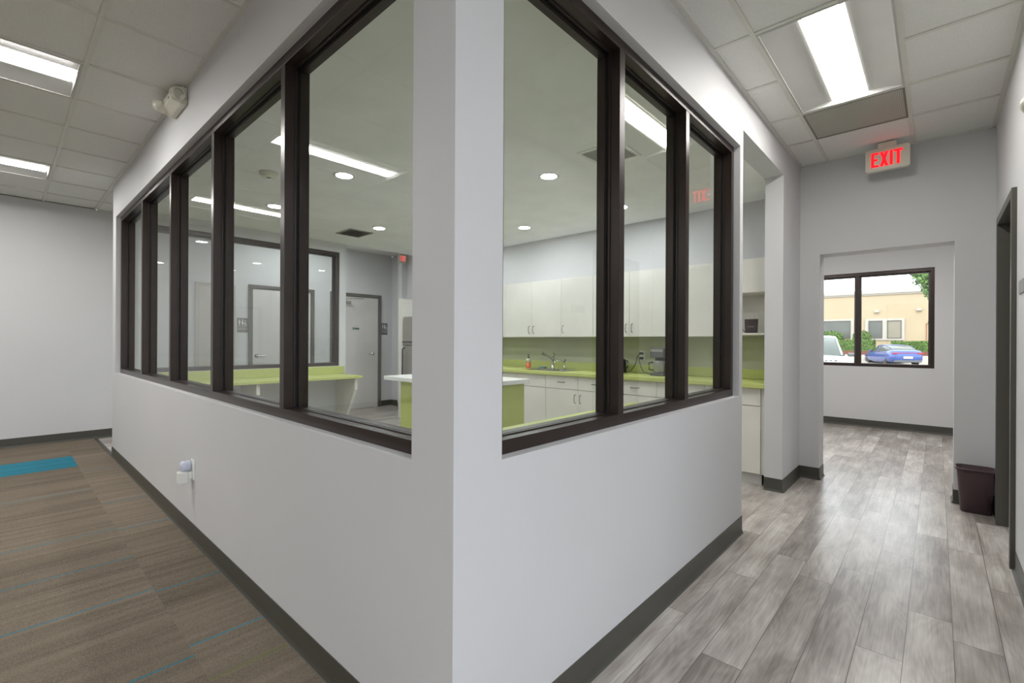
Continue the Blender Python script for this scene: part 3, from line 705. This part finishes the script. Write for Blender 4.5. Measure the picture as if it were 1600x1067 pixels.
base_unit(-4.505, -3.55, 2, 'white two-door base cabinet left of the sink cabinet')
base_unit(-3.55, -2.595, 2, 'white sink base cabinet with plain false drawer fronts', drawer=(0, 0), top=.74)
base_unit(-2.595, -1.64, 2, 'white two-door base cabinet right of the sink', top=.74)
base_unit(-1.64, -.67, 2, 'white two-door base cabinet under the coffee maker')
base_unit(-.67, -.185, 1, 'white one-door base cabinet seen through the passage', drawer=(0,), handles=False)
fl = MB().box(-.185, -.141, YF+.012, YF+.03, .10, .864).build('cabinet_filler', WHITE); tag(fl, 'narrow white filler strip between base cabinet and wall pier', 'filler strip')
ct = thing('kitchen_countertop', 'lime green laminate counter along the sink wall', 'countertop', (-2.3, 3.97, .885))
MB().box(-4.505, -2.98, 3.655, YN-.001, .865, .905).box(-2.98, -2.38, 3.655, 3.74, .865, .905).box(-2.98, -2.38, 4.15, YN-.001, .865, .905).box(-2.38, -.142, 3.655, YN-.001, .865, .905).build('worktop', LIME, ct, bevel=.003)
MB().box(-4.505, -.142, YN-.021, YN-.001, .9055, 1.0).box(-.164, -.144, 3.72, YN-.021, .9055, 1.0).build('backsplash', LIME, ct, bevel=.002)
sp = MB().box(-4.505, -.142, YN-.004, YN-.0005, 1.0005, 1.326).build('backsplash_panel', SAGE); tag(sp, 'sage wall panel between lime backsplash and wall cabinets', 'wall panel')
# sink
sk = thing('kitchen_sink', 'stainless drop-in double sink in the lime counter', 'sink', (-2.68, 3.93, .905))
rim = MB()
X0, X1, Y0, Y1 = -3.0, -2.36, 3.73, 4.165
rim.box(X0, X1, Y0, Y0+.03, .905, .910).box(X0, X1, Y1-.09, Y1, .905, .910).box(X0, X0+.03, Y0+.03, Y1-.09, .905, .910).box(X1-.03, X1, Y0+.03, Y1-.09, .905, .910).box(-2.695, -2.665, Y0+.03, Y1-.09, .905, .910)
rim.build('rim', CHROME, sk, bevel=.002)
bw = MB()
for a, b in ((X0+.03, -2.695), (-2.665, X1-.03)):
    c, d, e = Y0+.03, Y1-.09, .14
    bw.add([(a, c, .905), (b, c, .905), (b, d, .905), (a, d, .905), (a+.02, c+.02, .905-e), (b-.02, c+.02, .905-e), (b-.02, d-.02, .905-e), (a+.02, d-.02, .905-e)], [(0, 1, 5, 4), (1, 2, 6, 5), (2, 3, 7, 6), (3, 0, 4, 7), (4, 5, 6, 7)])
bw.build('basin', STEEL, sk)
fc = thing('kitchen_faucet', 'tall chrome pull-out faucet behind the sink', 'faucet', (-2.86, 4.0, .91))
FX, FY = -2.80, 4.11
fc.location = (FX, FY, .91)
MB().lathe([(.028, 0), (.028, .012), (.020, .02), (.018, .12), (.021, .125), (.021, .145)], (FX, FY, .91)).build('body', CHROME, fc)
MB().tube([(FX, FY, 1.03), (FX-.035, FY-.06, 1.075), (FX-.075, FY-.13, 1.115)], .014, 12, rs=[.015, .015, .019]).build('spout', CHROME, fc)
MB().tube([(FX, FY, 1.055), (FX+.03, FY+.005, 1.095), (FX+.012, FY-.01, 1.12)], .006, 8).build('lever', CHROME, fc)
f2 = thing('water_tap', 'small chrome filtered water tap right of the tall faucet', 'tap', (-2.62, 4.12, .91))
MB().lathe([(.016, 0), (.014, .015), (.008, .03), (.008, .09)], (-2.62, 4.12, .91)).build('body', CHROME, f2)
MB().tube([(-2.62, 4.12, 1.0), (-2.64, 4.10, 1.022), (-2.69, 4.05, 1.025), (-2.71, 4.03, .995)], .006, 8).build('spout', CHROME, f2)
MB().tube([(-2.62, 4.12, 1.0), (-2.605, 4.12, 1.02), (-2.595, 4.11, 1.035)], .007, 8).build('lever', BLACK, f2)
so = thing('soap_bottle', 'clear pump bottle half full of orange soap at the sink', 'soap bottle', (-3.17, 4.05, .905))
c = (-3.17, 4.05, .906)
MB().lathe([(.030, 0), (.033, .004), (.033, .075)], c).build('soap', ORANGE, so)
MB().lathe([(.0335, .075), (.0335, .11), (.030, .125), (.012, .135)], c).build('bottle', CLEARP, so)
MB().lathe([(.014, .135), (.014, .15), (.005, .155), (.005, .175), (.016, .176), (.016, .184)], c).tube([(c[0], c[1], c[2]+.181), (c[0]+.03, c[1]-.03, c[2]+.178)], .004, 8).build('pump', BLACK, so)
sg = MB().box(-3.09, -2.99, 4.17, 4.23, .906, .925).build('dish_sponge', mat('sponge_blue', (120, 160, 170), .9), bevel=.006); tag(sg, 'pale blue sponge lying behind the sink rim', 'sponge')

# coffee maker
cm = thing('coffee_maker', 'grey drip coffee maker on the lime counter', 'coffee maker', (-1.26, 4.02, .905))
a, b = -1.345, -1.185
MB().box(a, b, 3.93, 4.14, .906, .935).build('base', DKGREY, cm, bevel=.008)
MB().box(a, b, 4.06, 4.14, .935, 1.13).build('column', DKGREY, cm, bevel=.006)
MB().box(a, b, 3.93, 4.14, 1.10, 1.205).build('tank', DKGREY, cm, bevel=.012)
MB().box(a+.01, b-.01, 3.927, 3.932, 1.165, 1.19).build('control_strip', STEEL, cm)
MB().lathe([(.045, 0), (.055, .01), (.062, .12), (.058, .13)], (-1.265, 3.995, .936)).build('carafe', mat('steel_carafe', (150, 152, 150), .3, .4), cm)
MB().tube([(-1.325, 3.975, 1.05), (-1.365, 3.955, 1.04), (-1.36, 3.955, .97), (-1.322, 3.975, .96)], .008, 8).build('carafe_handle', BLACK, cm)
ou = thing('wall_outlet', 'white wall outlet behind the coffee maker', 'outlet', (-1.60, YN-.005, 1.11))
MB().box(-1.635, -1.565, YN-.012, YN-.0045, 1.05, 1.165).build('cover_plate', WHITEP, ou, bevel=.002)
for z, l in ((1.135, 'upper black plug in the outlet above the lime counter'), (1.08, 'lower black plug in the outlet above the lime counter')):
    k = MB().box(-1.622, -1.585, YN-.05, YN-.0125, z-.014, z+.014).build('power_plug', BLACK, bevel=.004); tag(k, l, 'plug')
cdr = MB().tube([(-1.60, 4.23, 1.08), (-1.60, 4.19, 1.05), (-1.57, 4.17, .98), (-1.52, 4.14, .925), (-1.44, 4.12, .912), (-1.36, 4.12, .912)], .004, 8).build('power_cord', BLACK, cm)
kt = thing('electric_kettle', 'small black kettle at the left of the plugs', 'kettle', (-1.80, 4.12, .905))
MB().lathe([(.07, 0), (.072, .02), (.062, .13), (.045, .165), (.01, .175)], (-1.80, 4.12, .906)).build('body', BLACK, kt)
MB().tube([(-1.745, 4.10, 1.06), (-1.69, 4.08, 1.05), (-1.685, 4.08, .98), (-1.735, 4.10, .95)], .008, 8).build('handle', BLACK, kt)
MB().tube([(-1.86, 4.12, 1.0), (-1.90, 4.12, 1.05)], .014, 8).build('spout', BLACK, kt)

cd2 = MB().tube([(-1.61, 4.23, 1.135), (-1.62, 4.18, 1.10), (-1.63, 4.15, 1.0), (-1.67, 4.12, .93), (-1.73, 4.1, .912), (-1.80, 4.06, .912)], .004, 8).build('power_cord', BLACK, kt)
# wall cabinets
def upper_unit(x0, x1, n, label, hside=0):
    t = thing('wall_cabinet', label, 'cabinet', ((x0+x1)/2, 4.13, 1.327), group='white kitchen wall cabinets')
    MB().box(x0+.001, x1-.001, 3.99, YN-.002, 1.327, 2.066).build('carcass', WHITE, t)
    w = (x1-x0)/n
    for i in range(n):
        a, b = x0+w*i+.002, x0+w*(i+1)-.002
        d = MB().box(a, b, 3.97, 3.989, 1.329, 2.064).build('door', WHITE, t, bevel=.0012)
        hx = (b-.035 if i == 0 else a+.035) if n == 2 else (a+.035 if hside == 0 else b-.035)
        pull(d, hx, 3.97, 1.425)
upper_unit(-4.47, -3.53, 2, 'white two-door wall cabinet nearest the fridge')
upper_unit(-3.53, -2.565, 2, 'white two-door wall cabinet above the sink')
upper_unit(-2.565, -2.09, 1, 'white one-door wall cabinet above the drawers')
upper_unit(-2.09, -1.13, 2, 'white two-door wall cabinet above the coffee maker')
upper_unit(-1.13, -.66, 1, 'white one-door wall cabinet beside the open shelf cabinet')
ns = thing('shelf_cabinet', 'white wall cabinet with an open niche seen through the passage', 'cabinet', (-.40, 4.13, 1.34))
MB().box(-.659, -.641, 3.97, YN-.002, 1.34, 1.74).box(-.160, -.142, 3.97, YN-.002, 1.34, 1.74).box(-.641, -.160, YN-.02, YN-.002, 1.36, 1.74).build('side_panels', WHITE, ns)
MB().box(-.659, -.142, 3.99, YN-.002, 1.7405, 2.066).build('carcass', WHITE, ns)
MB().box(-.657, -.144, 3.97, 3.989, 1.745, 2.064).build('door', WHITE, ns, bevel=.0012)
MB().box(-.641, -.160, 3.97, YN-.021, 1.34, 1.36).build('shelf', WHITE, ns, bevel=.001)
bx_ = thing('snack_bag', 'dark stand-up coffee bag with small light print on the open shelf', 'bag', (-.36, 4.06, 1.361))
MB().loft([[(-.362+sx*w, 4.06+sy*d, z) for sx, sy in ((-1, -1), (1, -1), (1, 1), (-1, 1))] for z, w, d in ((1.361, .045, .03), (1.37, .048, .032), (1.46, .056, .02), (1.495, .060, .004))], smooth=False).build('bag_body', PLUM, bx_, bevel=.002)
text(bx_, 'COFFEE', (-.362, 4.030, 1.415), .018, (math.pi/2-.12, 0, 0), mat('bag_print', (170, 150, 140), .5))
cdc = MB().tube([(-.47, 4.06, 1.366), (-.45, 4.03, 1.39), (-.42, 4.02, 1.385), (-.405, 4.02, 1.366)], .004, 8).build('coiled_cord', BLACK); tag(cdc, 'short black cord loop beside the dark coffee bag', 'cord')

# island
isl = thing('kitchen_island', 'lime sided kitchen island with white top', 'kitchen island', (-2.52, 2.17, 0))
MB().box(-2.99, -1.915, 1.87, 2.51, 0, .875).build('base', LIME, isl, bevel=.002)
MB().box(-3.17, -1.88, 1.79, 2.55, .875, .915).build('top', SOLIDW, isl, bevel=.003)
# wall counters
def bracket_counter(name, label, x0, x1, y0, y1, z, th, wallx, out, brs, splash):
    t = thing(name, label, 'counter', ((x0+x1)/2, (y0+y1)/2, z))
    MB().box(x0, x1, y0, y1, z-th, z).build('worktop', LIME, t, bevel=.003)
    if splash: MB().box(*splash).build('backsplash', LIME, t, bevel=.002)
    for y in brs:
        pr = [(wallx, z-th), (wallx+out, z-th), (wallx+out, z-th-.16), (wallx+out*.28, .0), (wallx, 0)]
        MB().prism([(p[0], p[1]) for p in pr], 'y', y-.02, y+.02).build('bracket', WHITE, t, bevel=.001)
bracket_counter('wall_counter', 'lime wall counter on tapered brackets below the dark-framed interior window', -5.499, -4.925, .155, 2.57, .785, .035, -5.499, .52, (.6, 1.24, 2.50), (-5.499, -5.479, .155, 2.59, .7855, .895))
bracket_counter('window_counter', 'lime counter inside under the three corridor panes', -.78, -.151, .155, 2.50, .80, .035, -.151, -.5, (.5, 1.4, 2.3), None)

# fridge and side panel
fd = thing('refrigerator', 'stainless refrigerator at the end of the kitchen wall', 'refrigerator', (-5.08, 3.95, 0))
MB().box(-5.46, -4.70, 3.67, YN-.01, .02, 1.66).build('cabinet', DKGREY, fd, bevel=.006)
d = MB().box(-5.46, -4.70, 3.60, 3.668, 1.20, 1.66).build('freezer_door', STEEL, fd, bevel=.01)
MB().tube([(-5.42, 3.60, 1.24), (-5.42, 3.555, 1.25), (-5.30, 3.555, 1.25), (-5.20, 3.60, 1.25)], .011, 8).build('handle', BLACK, d)
d = MB().box(-5.46, -4.70, 3.60, 3.668, .06, 1.19).build('fridge_door', STEEL, fd, bevel=.01)
MB().tube([(-5.42, 3.60, 1.16), (-5.42, 3.555, 1.14), (-5.42, 3.555, .70), (-5.42, 3.60, .68)], .011, 8).build('handle', BLACK, d)
pn = MB().box(-5.60, -5.49, 3.60, YN-.01, 0, 1.955).build('end_panel', WHITE, bevel=.002); tag(pn, 'tall white end panel left of the refrigerator', 'panel')

# ------------------------------------------------------------------ waste bin
wb = thing('waste_bin', 'dark brown rectangular plastic waste bin by the end wall', 'waste bin', (1.185, 4.14, 0))
def ring(z, w, d, r, n=6):
    return [(1.182+p[0], 4.140+p[1], z) for p in rrect(-w, w, -d, d, r, n)]
bw = [(0.0, .078, .060, .03), (.006, .084, .066, .034), (.31, .104, .088, .045), (.325, .106, .090, .046)]
MB().loft([ring(z, w, d, r) for z, w, d, r in bw] + [ring(.325, .100, .084, .04), ring(.02, .078, .060, .03)]).build('body', BIN, wb)
MB().loft([ring(.318, .106, .090, .046), ring(.318, .114, .098, .05), ring(.330, .115, .099, .05), ring(.333, .110, .094, .048), ring(.328, .101, .085, .04), ring(.318, .106, .090, .046)], caps=False).build('rim', BIN, wb)

# ------------------------------------------------------------------ outdoors
ASPH = mat('pavement', (150, 143, 133), .9, var=(2, .06)); STUC = mat('cream_stucco', (169, 154, 128), .9, var=(1, .03))
STUW = mat('white_stucco', (170, 166, 157), .9); WINDK = mat('tinted_window', (86, 90, 85), .25, var=(1, .1)); WINDB = mat('window_blind', (130, 125, 109), .35)
LEAF = mat('hedge_leaf', (80, 109, 43), .7, var=(6, .4)); LEAF2 = mat('tree_leaf', (86, 120, 59), .7, var=(4, .35)); BARK = mat('bark', (86, 68, 53), .9)
CURB = mat('red_mulch', (109, 68, 56), .9)
gd = MB(); gd.add([(-60, 8.25, -.25), (60, 8.25, -.25), (60, 42, -.25), (-60, 42, -.25), (60, 45.2, .62), (-60, 45.2, .62), (60, 80, .62), (-60, 80, .62), (4.8, 8.25, -.25), (4.8, -30, -.25), (60, -30, -.25)],
                  [(0, 1, 2, 3), (3, 2, 4, 5), (5, 4, 6, 7), (8, 9, 10, 1)])
o = gd.build('pavement', ASPH); o['kind'] = 'structure'; o['label'] = 'pale sunlit parking pavement outside'
o = MB().box(-30, 30, 44.3, 44.5, .3, .66).build('curb', CURB); tag(o, 'reddish brown curb before the hedges', 'curb')
bd = thing('office_building', 'cream stucco building across the parking lot', 'building', (-2, 50, 0))
MB().box(-30, 30, 50, 62, .5, 5.55).build('wall', STUC, bd)
MB().box(-30, 30, 49.8, 50, 5.53, 5.79).box(-30, 30, 49.9, 50.0, 5.40, 5.53).build('cornice', STUW, bd)
for x0, x1, z0, z1, m in ((-3.40, -2.517, 1.718, 3.165, WINDK), (-2.138, -1.255, 1.718, 3.165, WINDB), (-6.9, -4.72, 1.7, 3.22, WINDK)):
    w = MB().box(x0, x1, 49.90, 49.93, z0, z1, 0).build('window', m, bd)
    MB().box(x0-.03, x1+.03, 49.86, 49.9, z0-.03, z0+.02).box(x0-.03, x1+.03, 49.86, 49.9, z1-.02, z1+.03).box(x0-.03, x0+.02, 49.86, 49.9, z0, z1).box(x1-.02, x1+.03, 49.86, 49.9, z0, z1).build('sash', DOORFR, w)
MB().box(-3.66, -3.43, 49.9, 50, 1.53, 3.36).box(-2.49, -2.17, 49.9, 50, 1.53, 3.36).box(-1.225, -1.03, 49.9, 50, 1.53, 3.36).box(-3.43, -2.49, 49.9, 50, 3.2, 3.36).box(-3.43, -2.49, 49.9, 50, 1.53, 1.69).box(-2.17, -1.225, 49.9, 50, 3.2, 3.36).box(-2.17, -1.225, 49.9, 50, 1.53, 1.69).box(-4.69, -4.47, 49.9, 50, 1.0, 3.4).box(-7, -4.69, 49.9, 50, 3.25, 3.4).build('window_surround', STUW, bd)
for x, z in ((-2.87, 4.03), (-.13, 4.08)):
    MB().prism([(x-.17, z-.12), (x+.17, z-.12), (x+.15, z+.08), (x-.15, z+.08)], 'y', 49.8, 50).build('wall_lamp', STUW, bd)
MB().box(.30, .36, 49.95, 50, .65, 2.9).box(.30, 1.4, 49.95, 50, 2.85, 2.92).build('door_outline', mat('rust_trim', (148, 104, 82), .8), bd)

def leaves(n, fn, size, seed):
    rnd = random.Random(seed); mb = MB()
    for _ in range(n):
        p, nrm = fn(rnd); p = Vector(p)
        q = (Vector(nrm)+Vector((rnd.uniform(-.7, .7), rnd.uniform(-.7, .7), rnd.uniform(-.4, .9)))).normalized()
        u = q.orthogonal().normalized(); v = q.cross(u); a = rnd.uniform(0, 6.28); s = size*rnd.uniform(.6, 1.3)
        u2 = u*math.cos(a)+v*math.sin(a); v2 = q.cross(u2)
        mb.add([p-u2*s, p-v2*s*.5, p+u2*s, p+v2*s*.5], [(0, 1, 2, 3)])
    return mb
def hedge(name, x0, x1, y0, y1, z0, z1, label, cat, n, seed, rnd_=False, size=.09, group=None):
    t = thing(name, label, cat, ((x0+x1)/2, (y0+y1)/2, z0), group=group)
    core = MB()
    if rnd_:
        c = Vector(((x0+x1)/2, (y0+y1)/2, (z0+z1)/2)); h = Vector(((x1-x0)/2, (y1-y0)/2, (z1-z0)/2))
        core.loft([[(c.x+h.x*.86*math.sin(f)*math.cos(a), c.y+h.y*.86*math.sin(f)*math.sin(a), c.z+h.z*.9*math.cos(f)) for a in [2*math.pi*k/14 for k in range(14)]] for f in [math.pi*(.03+.94*i/8) for i in range(9)]])
        def fn(r):
            d = Vector((r.gauss(0, 1), r.gauss(0, 1), r.gauss(0, 1))).normalized(); d2 = Vector([math.copysign(abs(v)**.7, v) for v in d])
            return c+Vector((h.x*d2.x, h.y*d2.y, h.z*d2.z))*r.uniform(.86, 1.02), d
    else:
        core.box(x0+.06, x1-.06, y0+.06, y1-.06, z0, z1-.06)
        def fn(r):
            k = r.random()
            if k < .55: return (r.uniform(x0, x1), y0+r.uniform(0, .1), r.uniform(z0, z1)), (0, -1, 0)
            if k < .85: return (r.uniform(x0, x1), r.uniform(y0, y1), z1-r.uniform(0, .08)), (0, 0, 1)
            return (x1-r.uniform(0, .08), r.uniform(y0, y1), r.uniform(z0, z1)), (1, 0, 0)
    core.build('branches', LEAF, t)
    leaves(n, fn, size, seed).build('foliage', LEAF, t)
hedge('hedge', -8.5, -2.62, 44.9, 45.9, .6, 1.52, 'clipped green hedge left of the blue car', 'hedge', 2600, 1)
hedge('hedge', -1.60, 4.5, 44.9, 45.9, .6, 1.43, 'clipped green hedge behind the blue car', 'hedge', 2600, 2)
hedge('round_shrub', -6.4, -4.83, 46.1, 47.4, .6, 2.30, 'rounded shrub under the left window of the cream building', 'shrub', 1400, 3, True)
hedge('round_shrub', -4.2, -2.95, 46.1, 47.2, .6, 2.28, 'rounded shrub between the windows of the cream building', 'shrub', 1200, 4, True)
tr = thing('leafy_tree', 'light green leafy tree at the right edge of the outside window', 'tree', (2.2, 26, -.25))
MB().tube([(2.2, 26, -.25), (2.25, 26, 1.5), (2.1, 26.1, 3.2), (1.9, 26, 4.6)], .13, 10, rs=[.17, .13, .1, .05]).tube([(2.1, 26.1, 3.0), (1.3, 25.9, 3.9), (.8, 25.8, 4.3)], .05, 8, rs=[.07, .05, .02]).tube([(2.2, 26, 2.6), (1.2, 25.9, 2.9), (.8, 25.9, 2.6)], .03, 8).build('trunk', BARK, tr)
CL = [(1.9, 26, 4.9, 1.25), (.95, 25.8, 4.45, .62), (1.0, 25.9, 3.85, .55), (1.2, 26, 5.2, .8), (.45, 25.9, 4.7, .42), (.95, 25.9, 3.35, .32), (.3, 25.9, 4.35, .22), (2.8, 26.2, 4.6, 1.1), (.85, 25.9, 2.15, .16), (.95, 25.9, 2.6, .13), (.1, 25.8, 4.55, .3), (.6, 25.8, 4.1, .45), (.85, 25.9, 3.6, .4)]
wts = [c[3]**1.3 for c in CL]
def tf(r):
    c = r.choices(CL, wts)[0]; d = Vector((r.gauss(0, 1), r.gauss(0, 1), r.gauss(0, 1))).normalized()
    return Vector(c[:3])+d*c[3]*r.uniform(.55, 1.05), d
leaves(9000, tf, .085, 9).build('crown', LEAF2, tr)
# tree and hedge outside the side office window
t2 = thing('leafy_tree', 'round green tree outside the side office window', 'tree', (11, 7.2, -.25))
MB().tube([(11, 7.2, -.25), (11, 7.2, 1.8)], .12).build('trunk', BARK, t2)
def tf2(r):
    d = Vector((r.gauss(0, 1), r.gauss(0, 1), r.gauss(0, 1))).normalized(); return Vector((11, 7.2, 3.0))+Vector((d.x*1.6, d.y*1.9, d.z*1.4))*r.uniform(.6, 1), d
leaves(1500, tf2, .12, 10).build('crown', LEAF2, t2)

def car(name, label, cat, loc, rz, body, paint, prof, cabin, hw, wheels, wr, taillights=True):
    """prof = [(x, zbottom, zbelt, halfwidth)], cabin = [(x, zbase, ztop, hw_base, hw_top)]; x forward"""
    t = thing(name, label, cat, loc, rz, local=True)
    rings = []
    for x, zb, zt, w in prof:
        rings.append([(x, -w*.86, zb), (x, -w, zb+.12), (x, -w*1.01, (zb+zt)/2), (x, -w*.97, zt-.07), (x, -w*.86, zt), (x, -w*.4, zt+.025), (x, w*.4, zt+.025), (x, w*.86, zt), (x, w*.97, zt-.07), (x, w*1.01, (zb+zt)/2), (x, w, zb+.12), (x, w*.86, zb)])
    MB().loft(rings).build('body', paint, t, bevel=0)
    g = MB(); g.loft([[(x, -wb, zb), (x, -wt, zt-.04), (x, -wt*.85, zt), (x, wt*.85, zt), (x, wt, zt-.04), (x, wb, zb)] for x, zb, zt, wb, wt in cabin])
    gl = g.build('cabin_glass', mat('car_glass', (84, 92, 88), .12), t)
    tops = [c for c in cabin if c[2] > max(k[2] for k in cabin)-.14]
    rf = MB(); rf.loft([[(x, -wt*1.01, zt-.05), (x, -wt*.86, zt+.006), (x, 0, zt+.02), (x, wt*.86, zt+.006), (x, wt*1.01, zt-.05), (x, 0, zt-.06)] for x, zb, zt, wb, wt in tops])
    for sy in (-1, 1):
        for p, q in zip(cabin[:-1], cabin[1:]): rf.tube([(p[0], sy*p[4]*.99, p[2]-.03), (q[0], sy*q[4]*.99, q[2]-.03)], .03, 6)
        m_ = cabin[len(cabin)//2]; rf.tube([(m_[0], sy*m_[3]*1.0, m_[1]), (m_[0], sy*m_[4]*1.0, m_[2]-.03)], .025, 6)
    rf.build('roof', paint, t)
    for wx in wheels:
        for sy in (-1, 1):
            y = sy*(hw-.11)
            w = MB().lathe([(wr*.72, -.11), (wr*.96, -.10), (wr, -.07), (wr, .07), (wr*.96, .10), (wr*.72, .11)], (wx, y, wr), 'y', 24).build('wheel', BLACK, t)
            rm = MB(); yo = y+sy*.112
            for k in range(5):
                a = 2*math.pi*k/5; ca, sa = math.cos(a), math.sin(a); r0 = wr*.7
                rm.prism([(wx+ca*r0-sa*.05, wr+sa*r0+ca*.05), (wx+ca*r0+sa*.05, wr+sa*r0-ca*.05), (wx+sa*.035, wr-ca*.035), (wx-sa*.035, wr+ca*.035)], 'y', yo-.006, yo+.006)
            rm.lathe([(wr*.62, -.004), (wr*.73, -.004), (wr*.73, .008), (wr*.62, .008)], (wx, yo, wr), 'y', 24)
            rm.build('rim', CHROME, w)
    return t
BLUE = mat('blue_car_paint', (49, 77, 146), .25, .2, coat=.8); WHITEC = mat('white_car_paint', (167, 167, 169), .3, coat=.6); REDC = mat('red_car_paint', (143, 41, 56), .3, coat=.6)
sed = [(-2.32, .42, .78, .62), (-2.28, .30, .97, .80), (-2.0, .24, 1.05, .90), (-1.3, .20, 1.0, .92), (-.4, .18, .96, .92), (.6, .18, .93, .92), (1.2, .20, .88, .92), (1.9, .22, .78, .90), (2.25, .28, .66, .80), (2.34, .36, .55, .6)]
scab = [(-1.95, 1.02, 1.06, .72, .60), (-1.45, .98, 1.25, .80, .62), (-.75, .95, 1.39, .84, .62), (-.1, .94, 1.42, .85, .62), (.35, .93, 1.38, .85, .62), (1.15, .88, .93, .82, .68)]
c1 = car('sedan_car', 'blue sedan parked with its tail towards the window', 'car', (-1.42, 41.6, -.25), math.radians(90+25), None, BLUE, sed, scab, .92, (-1.35, 1.42), .33)
REDT = mat('tail_lamp', (154, 34, 41), .3)
MB().box(-2.325, -2.27, -.84, .84, .86, .90).box(-2.33, -2.26, -.86, -.55, .80, .90).box(-2.33, -2.26, .55, .86, .80, .90).build('tail_light', REDT, c1, bevel=.01)
MB().box(-2.35, -2.31, -.26, .26, .50, .66).build('number_plate', STUW, c1)
MB().box(-2.34, -2.2, -.75, .75, .26, .40).build('rear_bumper', DKGREY, c1, bevel=.02)
for sy in (-1, 1): MB().box(.78, .95, sy*.93-.09, sy*.93+.09, .92, 1.03).build('side_mirror', BLUE, c1, bevel=.02)
suvp = [(-2.2, .5, .95, .80), (-2.1, .35, 1.12, .93), (-1.2, .30, 1.14, .97), (0, .30, 1.12, .97), (.9, .30, 1.12, .97), (1.6, .32, 1.08, .96), (2.05, .34, 1.0, .93), (2.2, .40, .88, .86)]
suvc = [(-2.1, 1.10, 1.30, .84, .74), (-1.9, 1.12, 1.66, .86, .74), (-1.0, 1.12, 1.76, .88, .74), (.0, 1.12, 1.76, .88, .74), (.35, 1.12, 1.70, .88, .74), (1.15, 1.11, 1.16, .87, .80)]
c2 = car('suv_car', 'white suv with dark grille at the left of the outside window', 'car', (-2.35, 18.3, -.25), math.radians(-75), None, WHITEC, suvp, suvc, .97, (-1.35, 1.4), .38)
MB().box(2.12, 2.23, -.70, .70, .55, .86).build('grille', BLACK, c2, bevel=.02)
for k in range(9): MB().box(2.06, 2.14, -.5+k*.125-.03, -.5+k*.125+.03, .965, .99).build('hood_letter', DKGREY, c2)
for sy in (-1, 1):
    MB().box(2.05, 2.2, sy*.76-.12, sy*.76+.12, .72, .84).build('headlight', CHROME, c2, bevel=.02)
    MB().box(.95, 1.15, sy*1.05-.09, sy*1.05+.09, 1.09, 1.20).build('side_mirror', DKGREY, c2, bevel=.03)
c3 = car('sedan_car', 'red sedan parked outside the side office', 'car', (9.4, 6.6, -.25), math.radians(60), None, REDC, sed, scab, .92, (-1.35, 1.42), .33)
for o in bpy.data.objects:
    if '_local' in o: del o['_local']
